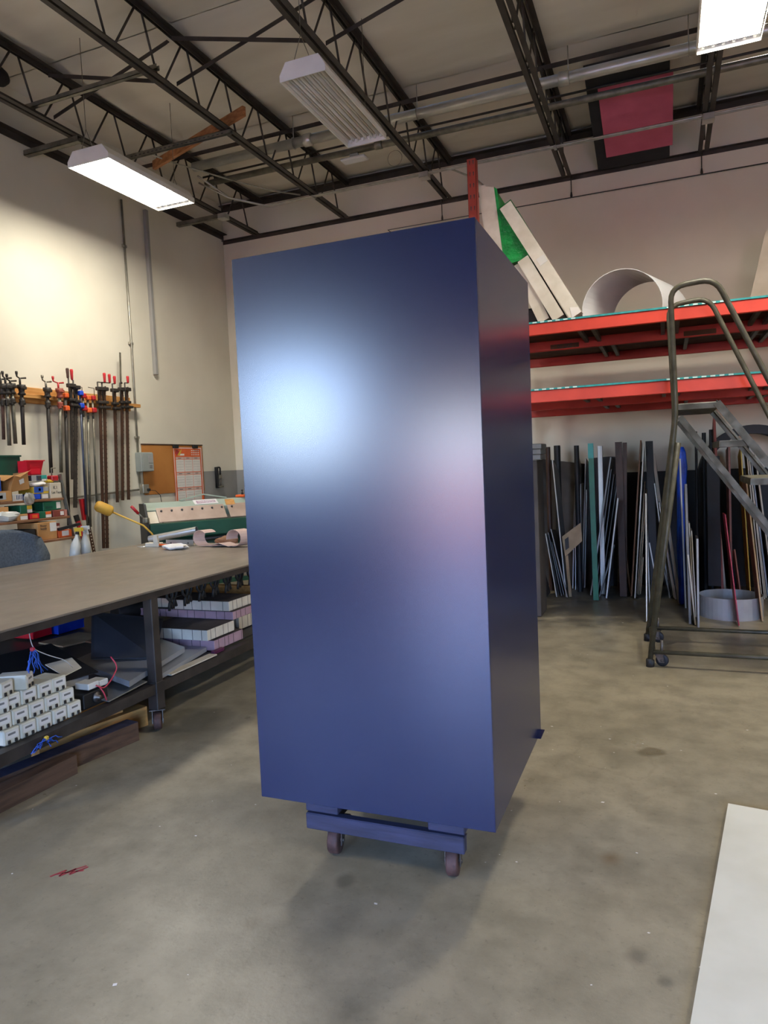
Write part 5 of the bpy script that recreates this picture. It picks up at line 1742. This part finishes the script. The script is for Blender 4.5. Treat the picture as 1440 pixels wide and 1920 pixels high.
cw_ = [(.0, .0)]
pts = [(.075 * math.cos(math.radians(a)), .08 + .075 * math.sin(math.radians(a))) for a in range(40, 300, 20)] + [(.12, .004), (.25, .012), (.34, .004)]
curl('curled_strip', 'pinkish white curled strip on the table, left of the brown lump', (-4.06, 5.44, TZ + .003), pts, .11, 'pinkw')
pts = [(-.28, .01), (-.16, .035), (-.06, .006)] + [(.078 * math.cos(math.radians(a)), .084 + .078 * math.sin(math.radians(a))) for a in range(-110, 200, 20)]
curl('curled_strip', 'pinkish white curled strip on the table beside the blue box', (-3.66, 5.40, TZ + .003), pts, .11, 'pinkw')
o = blob_bag('work_glove', 'brown lumpy work glove between the curled strips', (-3.83, 5.56, TZ + .045), (.12, .07, .045), 'wood', 31)
o['category'] = 'glove'
o = blob_bag('work_glove', 'white and black work glove at the table corner by the box', (-3.62, 5.66, TZ + .06), (.09, .05, .06), 'white', 33)
o['category'] = 'glove'

# ------------------------------------------------------------------ things on the lower shelf
def slab(name, label, x0, x1, y0, y1, z0, z1, mside, mtop, group='foam slabs under the table', sx=0.0):
    c = thing(name, label, 'foam slab', ((x0 + x1) / 2, (y0 + y1) / 2, z0), 0, group)
    MB().bbox((x0, y0, z0), (x1, y1, z1 - .003), .003).build('foam_core', mside, c)
    MB().bbox((x0 + .001, y0 + .001, z1 - .003), (x1 - .001, y1 - .001, z1), .001).build('dark_skin', mtop, c)
    q = MB()
    for i in range(int((x1 - x0) / .085)):
        xx = x0 + .05 + i * .085 + random.uniform(-.02, .02)
        q.box((xx, y0 - .0012, z0 + .002), (xx + .003, y0 + .001, z1 - .004))
    for i in range(int((y1 - y0) / .07)):
        yy = y0 + .04 + i * .07 + random.uniform(-.02, .02)
        q.box((x1 - .001, yy, z0 + .002), (x1 + .0012, yy + .003, z1 - .004))
    q.build('cut_marks', 'ink', c)['kind'] = 'stuff'


slab('foam_slab', 'purple foam slab at the bottom of the stack under the table', -3.55, -2.96, 4.06, 4.42, .30, .375, 'foam_purple', 'foam_top')
slab('foam_slab', 'white foam slab second from the bottom under the table', -3.50, -2.97, 4.00, 4.33, .385, .462, 'foam_white', 'foam_top')
slab('foam_slab', 'pink purple foam slab second from the top under the table', -3.95, -2.97, 4.32, 4.60, .463, .525, 'foam_purple', 'foam_top')
slab('foam_slab', 'white foam slab on top of the stack under the table', -3.54, -3.0, 4.32, 4.62, .526, .60, 'foam_white', 'foam_top')
slab('foam_slab', 'short white foam offcut on top left of the stack', -3.80, -3.56, 4.36, 4.62, .526, .60, 'foam_white', 'foam_top')
slab('foam_slab', 'yellowed foam offcut at the right behind the stack', -3.5, -3.15, 4.66, 4.95, .30, .42, 'cream', 'foam_top')
MB().bbox((TX0 + .02, 4.0, RZ + .021), (TX1 - .12, TY1 - .05, RZ + .0295), .002).build('shelf_sheet', 'dark', t)
o = MB().bbox((-4.2, 4.95, .50), (-2.98, 5.0, .60), .004)
tag(o.build('orange_board', 'pine'), 'orange wooden board behind the foam slabs', 'board')
for x in (-4.1, -3.1):
    o = MB().bbox((x - .04, 5.0, SZ), (x + .04, 5.10, .60), .004)
    tag(o.build('wooden_block', 'pine'), 'upright wooden block behind the orange board, ' + ('further left' if x < -3.5 else 'further right'), 'block')
o = MB().bbox((-2.95, 4.0, SZ + .0), (-2.92, 4.12, SZ + .022), .002)
tag(o.build('purple_strip', 'purple_dark'), 'dark purple strip on the shelf rail right of the leg', 'strip')


def quad_sheet(name, label, pts, th, m, cat='sheet'):
    pts = [Vector(p) for p in pts]
    n = (pts[1] - pts[0]).cross(pts[3] - pts[0]).normalized()
    if n.z < 0:
        n = -n
    o = MB().prism(pts, n * th)
    return tag(o.build(name, m), label, cat)


quad_sheet('metal_slab', 'grey white coated slab lying on the shelf in front of the table leg', [(-2.895, 3.14, .335), (-3.06, 3.86, .34), (-3.66, 4.12, .36), (-3.50, 3.32, .37)], .035, 'sheet_grey', 'slab')
quad_sheet('metal_slab', 'grey coated slab under the nearer grey slab, right of the leg', [(-2.90, 3.42, .297), (-3.02, 4.05, .297), (-3.60, 4.05, .30), (-3.65, 3.62, .30)], .03, 'sheet_grey', 'slab')
quad_sheet('metal_strip', 'bent bright metal strip below the grey slab', [(-2.90, 2.98, .30), (-2.905, 3.30, .315), (-3.2, 3.36, .32), (-3.2, 3.02, .31)], .006, 'alu', 'strip')
quad_sheet('metal_strip', 'pale strip along the rail right of the table leg', [(-2.885, 3.50, .296), (-2.885, 3.98, .296), (-2.95, 3.98, .296), (-2.95, 3.50, .296)], .008, 'cream', 'strip')
quad_sheet('dark_sheet', 'large dark glossy sheet leaning back under the table', [(-3.35, 3.32, .42), (-3.05, 3.55, .385), (-3.42, 4.10, .50), (-3.72, 3.72, .62)], .004, 'slate', 'sheet')
quad_sheet('black_sheet', 'black sheet drooping behind the white power units', [(-3.18, 2.62, .43), (-3.08, 3.10, .42), (-3.60, 3.25, .52), (-3.75, 2.75, .52)], .006, 'black_plastic', 'sheet')
quad_sheet('black_sheet', 'black curved offcut lying further back under the table', [(-3.8, 2.5, .44), (-3.75, 3.2, .42), (-4.3, 3.55, .33), (-4.4, 2.7, .36)], .006, 'black_plastic', 'sheet')
quad_sheet('white_card', 'bent off white card lying on the black sheet', [(-2.98, 2.76, .505), (-3.0, 2.90, .51), (-3.16, 2.99, .53), (-3.20, 2.84, .53)], .004, 'cream', 'card')
o = MB().lathe((-3.95, 4.18, .50), [(.06, 0), (.085, .01), (.085, .26), (.06, .27)], 16, (.3, .95, 0))
tag(o.build('black_roll', 'black_rubber'), 'black roll lying behind the table leg', 'roll')
o = MB().bbox((-3.98, 4.10, SZ), (-3.82, 4.42, .412), .004)
tag(o.build('black_block', 'black_paint'), 'black block under the black roll', 'block')
# bins on the floor behind the table
for nm, lb, y0, y1, x, z0, m in (('parts_bin', 'red parts bin seen under the table', 4.0, 4.18, -4.62, .31, 'bright_red'), ('parts_bin', 'bright blue parts bin seen under the table', 4.21, 4.48, -4.58, .30, 'blue')):
    c = thing(nm, lb, 'bin', (x, (y0 + y1) / 2, z0))
    q = MB()
    q.prism([(x, y0 + .01, z0), (x, y1 - .01, z0), (x + .02, y1, z0 + .10), (x + .02, y0, z0 + .10)], (.004, 0, 0))
    q.box((x - .2, y0, z0), (x + .01, y0 + .004, z0 + .11)); q.box((x - .2, y1 - .004, z0), (x + .01, y1, z0 + .11)); q.box((x - .2, y0, z0), (x, y1, z0 + .004)); q.box((x - .2, y0, z0), (x - .196, y1, z0 + .14))
    q.build('bin_body', m, c)
    MB().rbox((x - .07, (y0 + y1) / 2, z0 + .06), (.1, (y1 - y0) * .7, .1), .01).build('bin_contents', 'lgrey', c)
quad_sheet('scrap_board', 'speckled tan scrap board far under the table', [(-4.2, 3.9, .295), (-4.1, 4.25, .295), (-4.45, 4.3, .295), (-4.5, 3.95, .295)], .012, 'tan', 'board')
quad_sheet('scrap_board', 'thin brown scrap board beside the speckled one', [(-4.0, 4.0, .31), (-3.95, 4.45, .31), (-4.05, 4.47, .31), (-4.1, 4.02, .31)], .012, 'wood', 'board')

# white power units stacked at the front
bx_count = 0
rows = [(.2925, [2.385, 2.482, 2.579, 2.676, 2.773], -2.935), (.3685, [2.36, 2.457, 2.554, 2.651, 2.748], -2.95), (.4445, [2.43, 2.527, 2.624, 2.715], -2.965)]
names = ['bottom', 'second', 'third']
ordn = ['far left', 'second from left', 'middle', 'second from right', 'far right']
proto = None
BH, BW, BD = .074, .092, .15
for ri_, (z, ysl, xf) in enumerate(rows):
    for ci_, y in enumerate(ysl):
        oname = ordn[ci_] if len(ysl) == 5 else ['far left', 'second from left', 'second from right', 'far right'][ci_]
        lb = 'white power unit in the %s row of the stack, %s' % (names[ri_], oname)
        if proto is None:
            proto = thing('power_unit', lb, 'power unit', (xf - BD / 2, y, z), 0, 'white power units stacked under the table')
            MB().bbox((xf - BD, y - BW / 2, z), (xf, y + BW / 2, z + BH), .006).build('unit_case', 'battery_white', proto)
            MB().box((xf, y - BW * .38, z + .028), (xf + .0012, y + BW * .36, z + .064)).build('front_label', 'paper', proto)
            for s in (-.22, .2):
                MB().rbox((xf + .003, y + s * BW, z + .014), (.008, .014, .018), .002).build('terminal', 'dark_steel', proto)
            MB().box((xf, y - BW * .25, z + .045), (xf + .0018, y + BW * .2, z + .055)).build('label_print', 'grey', proto)
        else:
            dup(proto, (xf - BD / 2, y, z), random.uniform(-.04, .04), lb)
for y, z, lb, rz in ((2.50, .5195, 'white power unit turned sideways on top of the stack', .5), (2.36, .4445, 'white power unit at the very left edge of the stack', -.1), (2.38, .5195, 'white power unit topmost at the left edge of view', .25)):
    o = dup(proto, (-3.03, y, z), rz, lb)
o = MB()
o.box((-3.16, 2.80, .42), (-3.12, 3.06, .424)); o.box((-3.12, 2.80, .385), (-3.116, 3.06, .424)); o.box((-3.16, 2.80, .385), (-3.156, 3.06, .424))
t3 = tag(o.build('metal_channel', 'lgrey'), 'grey metal channel lying behind the power units', 'channel')
c = thing('small_white_unit', 'small white electronic unit with red wires beside the stack', 'power unit', (-2.98, 2.98, .30))
MB().bbox((-3.06, 2.90, .385), (-2.96, 2.98, .42), .004).build('unit_case', 'white', c)
MB().bbox((-3.06, 2.99, .375), (-2.97, 3.06, .41), .004).build('unit_case', 'white', c)
MB().tube(smooth_path([(-2.955, 2.95, .40), (-2.94, 2.99, .37), (-2.94, 3.05, .40), (-2.95, 3.12, .46), (-2.98, 3.10, .52)], .04), .004, 6).build('red_wire', 'wire_red', c)
MB().tube(smooth_path([(-2.955, 2.97, .39), (-2.93, 2.98, .35), (-2.925, 2.99, .30)], .02), .004, 6).build('red_wire', 'wire_red', c)
sp = thing('transformer', 'black round motor unit right of the white power units', 'transformer', (-3.05, 2.95, SZ))
MB().bbox((-3.14, 2.86, SZ), (-2.96, 3.04, .37), .004).build('motor_case', 'black_plastic', sp)
MB().lathe((-2.958, 2.95, .335), [(.03, 0), (.028, .01), (.012, .014), (.012, .03)], 12, (1, 0, 0)).build('motor_shaft', 'caster_metal', sp)


def wire_bundle(name, label, base, n, spread, m, seed, tagm):
    rnd = random.Random(seed)
    c = thing(name, label, 'wires', base)
    for i in range(n):
        p = Vector(base)
        pts = [p + Vector((rnd.uniform(-.005, .005), rnd.uniform(-.01, .01), .0))]
        d = Vector((rnd.uniform(-.2, .8) * spread[0], rnd.uniform(-1, 1) * spread[1], rnd.uniform(-1, -.3) * spread[2]))
        for k in range(1, 5):
            pts.append(p + d * (k / 4) + Vector((rnd.uniform(-.01, .01), rnd.uniform(-.012, .012), rnd.uniform(-.008, .008))))
        MB().tube(pts, .0028, 5).build('wire', m, c)
    MB().rbox(base, (.02, .022, .02), .005).build('wire_tie', tagm, c)


wire_bundle('wire_bundle', 'bundle of blue wires hanging over the power units', (-2.985, 2.58, .70), 12, (.03, .07, .14), 'wire_blue', 3, 'wire_red')
o = MB().tube(smooth_path([(-3.0, 2.58, .84), (-2.985, 2.57, .76), (-2.985, 2.585, .70), (-2.99, 2.68, .64), (-2.985, 2.78, .59), (-3.0, 2.84, .53)], .05), .0025, 5)
tag(o.build('hanging_string', 'wire_white'), 'thin white cord running from the blue wires down right', 'cord')
wire_bundle('wire_bundle', 'fan of blue wires with yellow tag on the shelf rail', (-2.868, 2.52, .275), 10, (.02, .1, .045), 'wire_blue', 9, 'yellow')

# timbers on the floor under the table
o = MB().bar((-2.98, 1.9, .051), (-2.945, 2.73, .051), .09, .1)
tag(o.build('timber_block', 'old_wood'), 'weathered brown timber on the floor, nearer the left edge of view', 'timber')
o = MB().bar((-3.10, 2.3, .056), (-2.945, 3.20, .056), .10, .11)
t3 = tag(o.build('timber_block', 'old_wood'), 'brown timber with blue painted top beside the table caster', 'timber')
MB().bar((-3.10, 2.3, .1117), (-2.945, 3.20, .1117), .098, .001).build('blue_overspray', 'dolly_wood', t3)
o = MB().bar((-3.22, 2.75, .06), (-3.06, 3.42, .06), .09, .12)
tag(o.build('timber_block', 'pine'), 'pale pine block on the floor behind the blue topped timber', 'timber')
o = MB().bar((-3.19, 2.88, .19), (-3.09, 3.25, .19), .085, .10)
tag(o.build('timber_block', 'pine'), 'pale pine offcut stacked just under the shelf rail', 'timber')

# debris flecks on the floor
q = MB()
rnd = random.Random(4)
for i in range(130):
    if i < 70:
        x, y = rnd.uniform(-1.3, .8), rnd.uniform(3.6, 7.3)
    else:
        x, y = rnd.uniform(-2.9, .2), rnd.uniform(1.5, 4.2)
    s = rnd.uniform(.002, .005) * (1.8 if rnd.random() < .08 else 1)
    a = rnd.uniform(0, 3.1)
    q.add([(x + s * math.cos(a + k * 1.57) * (1.6 if k % 2 else 1), y + s * math.sin(a + k * 1.57), .0012) for k in range(4)], [(0, 1, 2, 3)])
o = q.build('floor_flecks', 'paper', None, fix=False)
tag(o, 'small pale flecks and chips scattered over the concrete', 'debris', None, 'stuff')
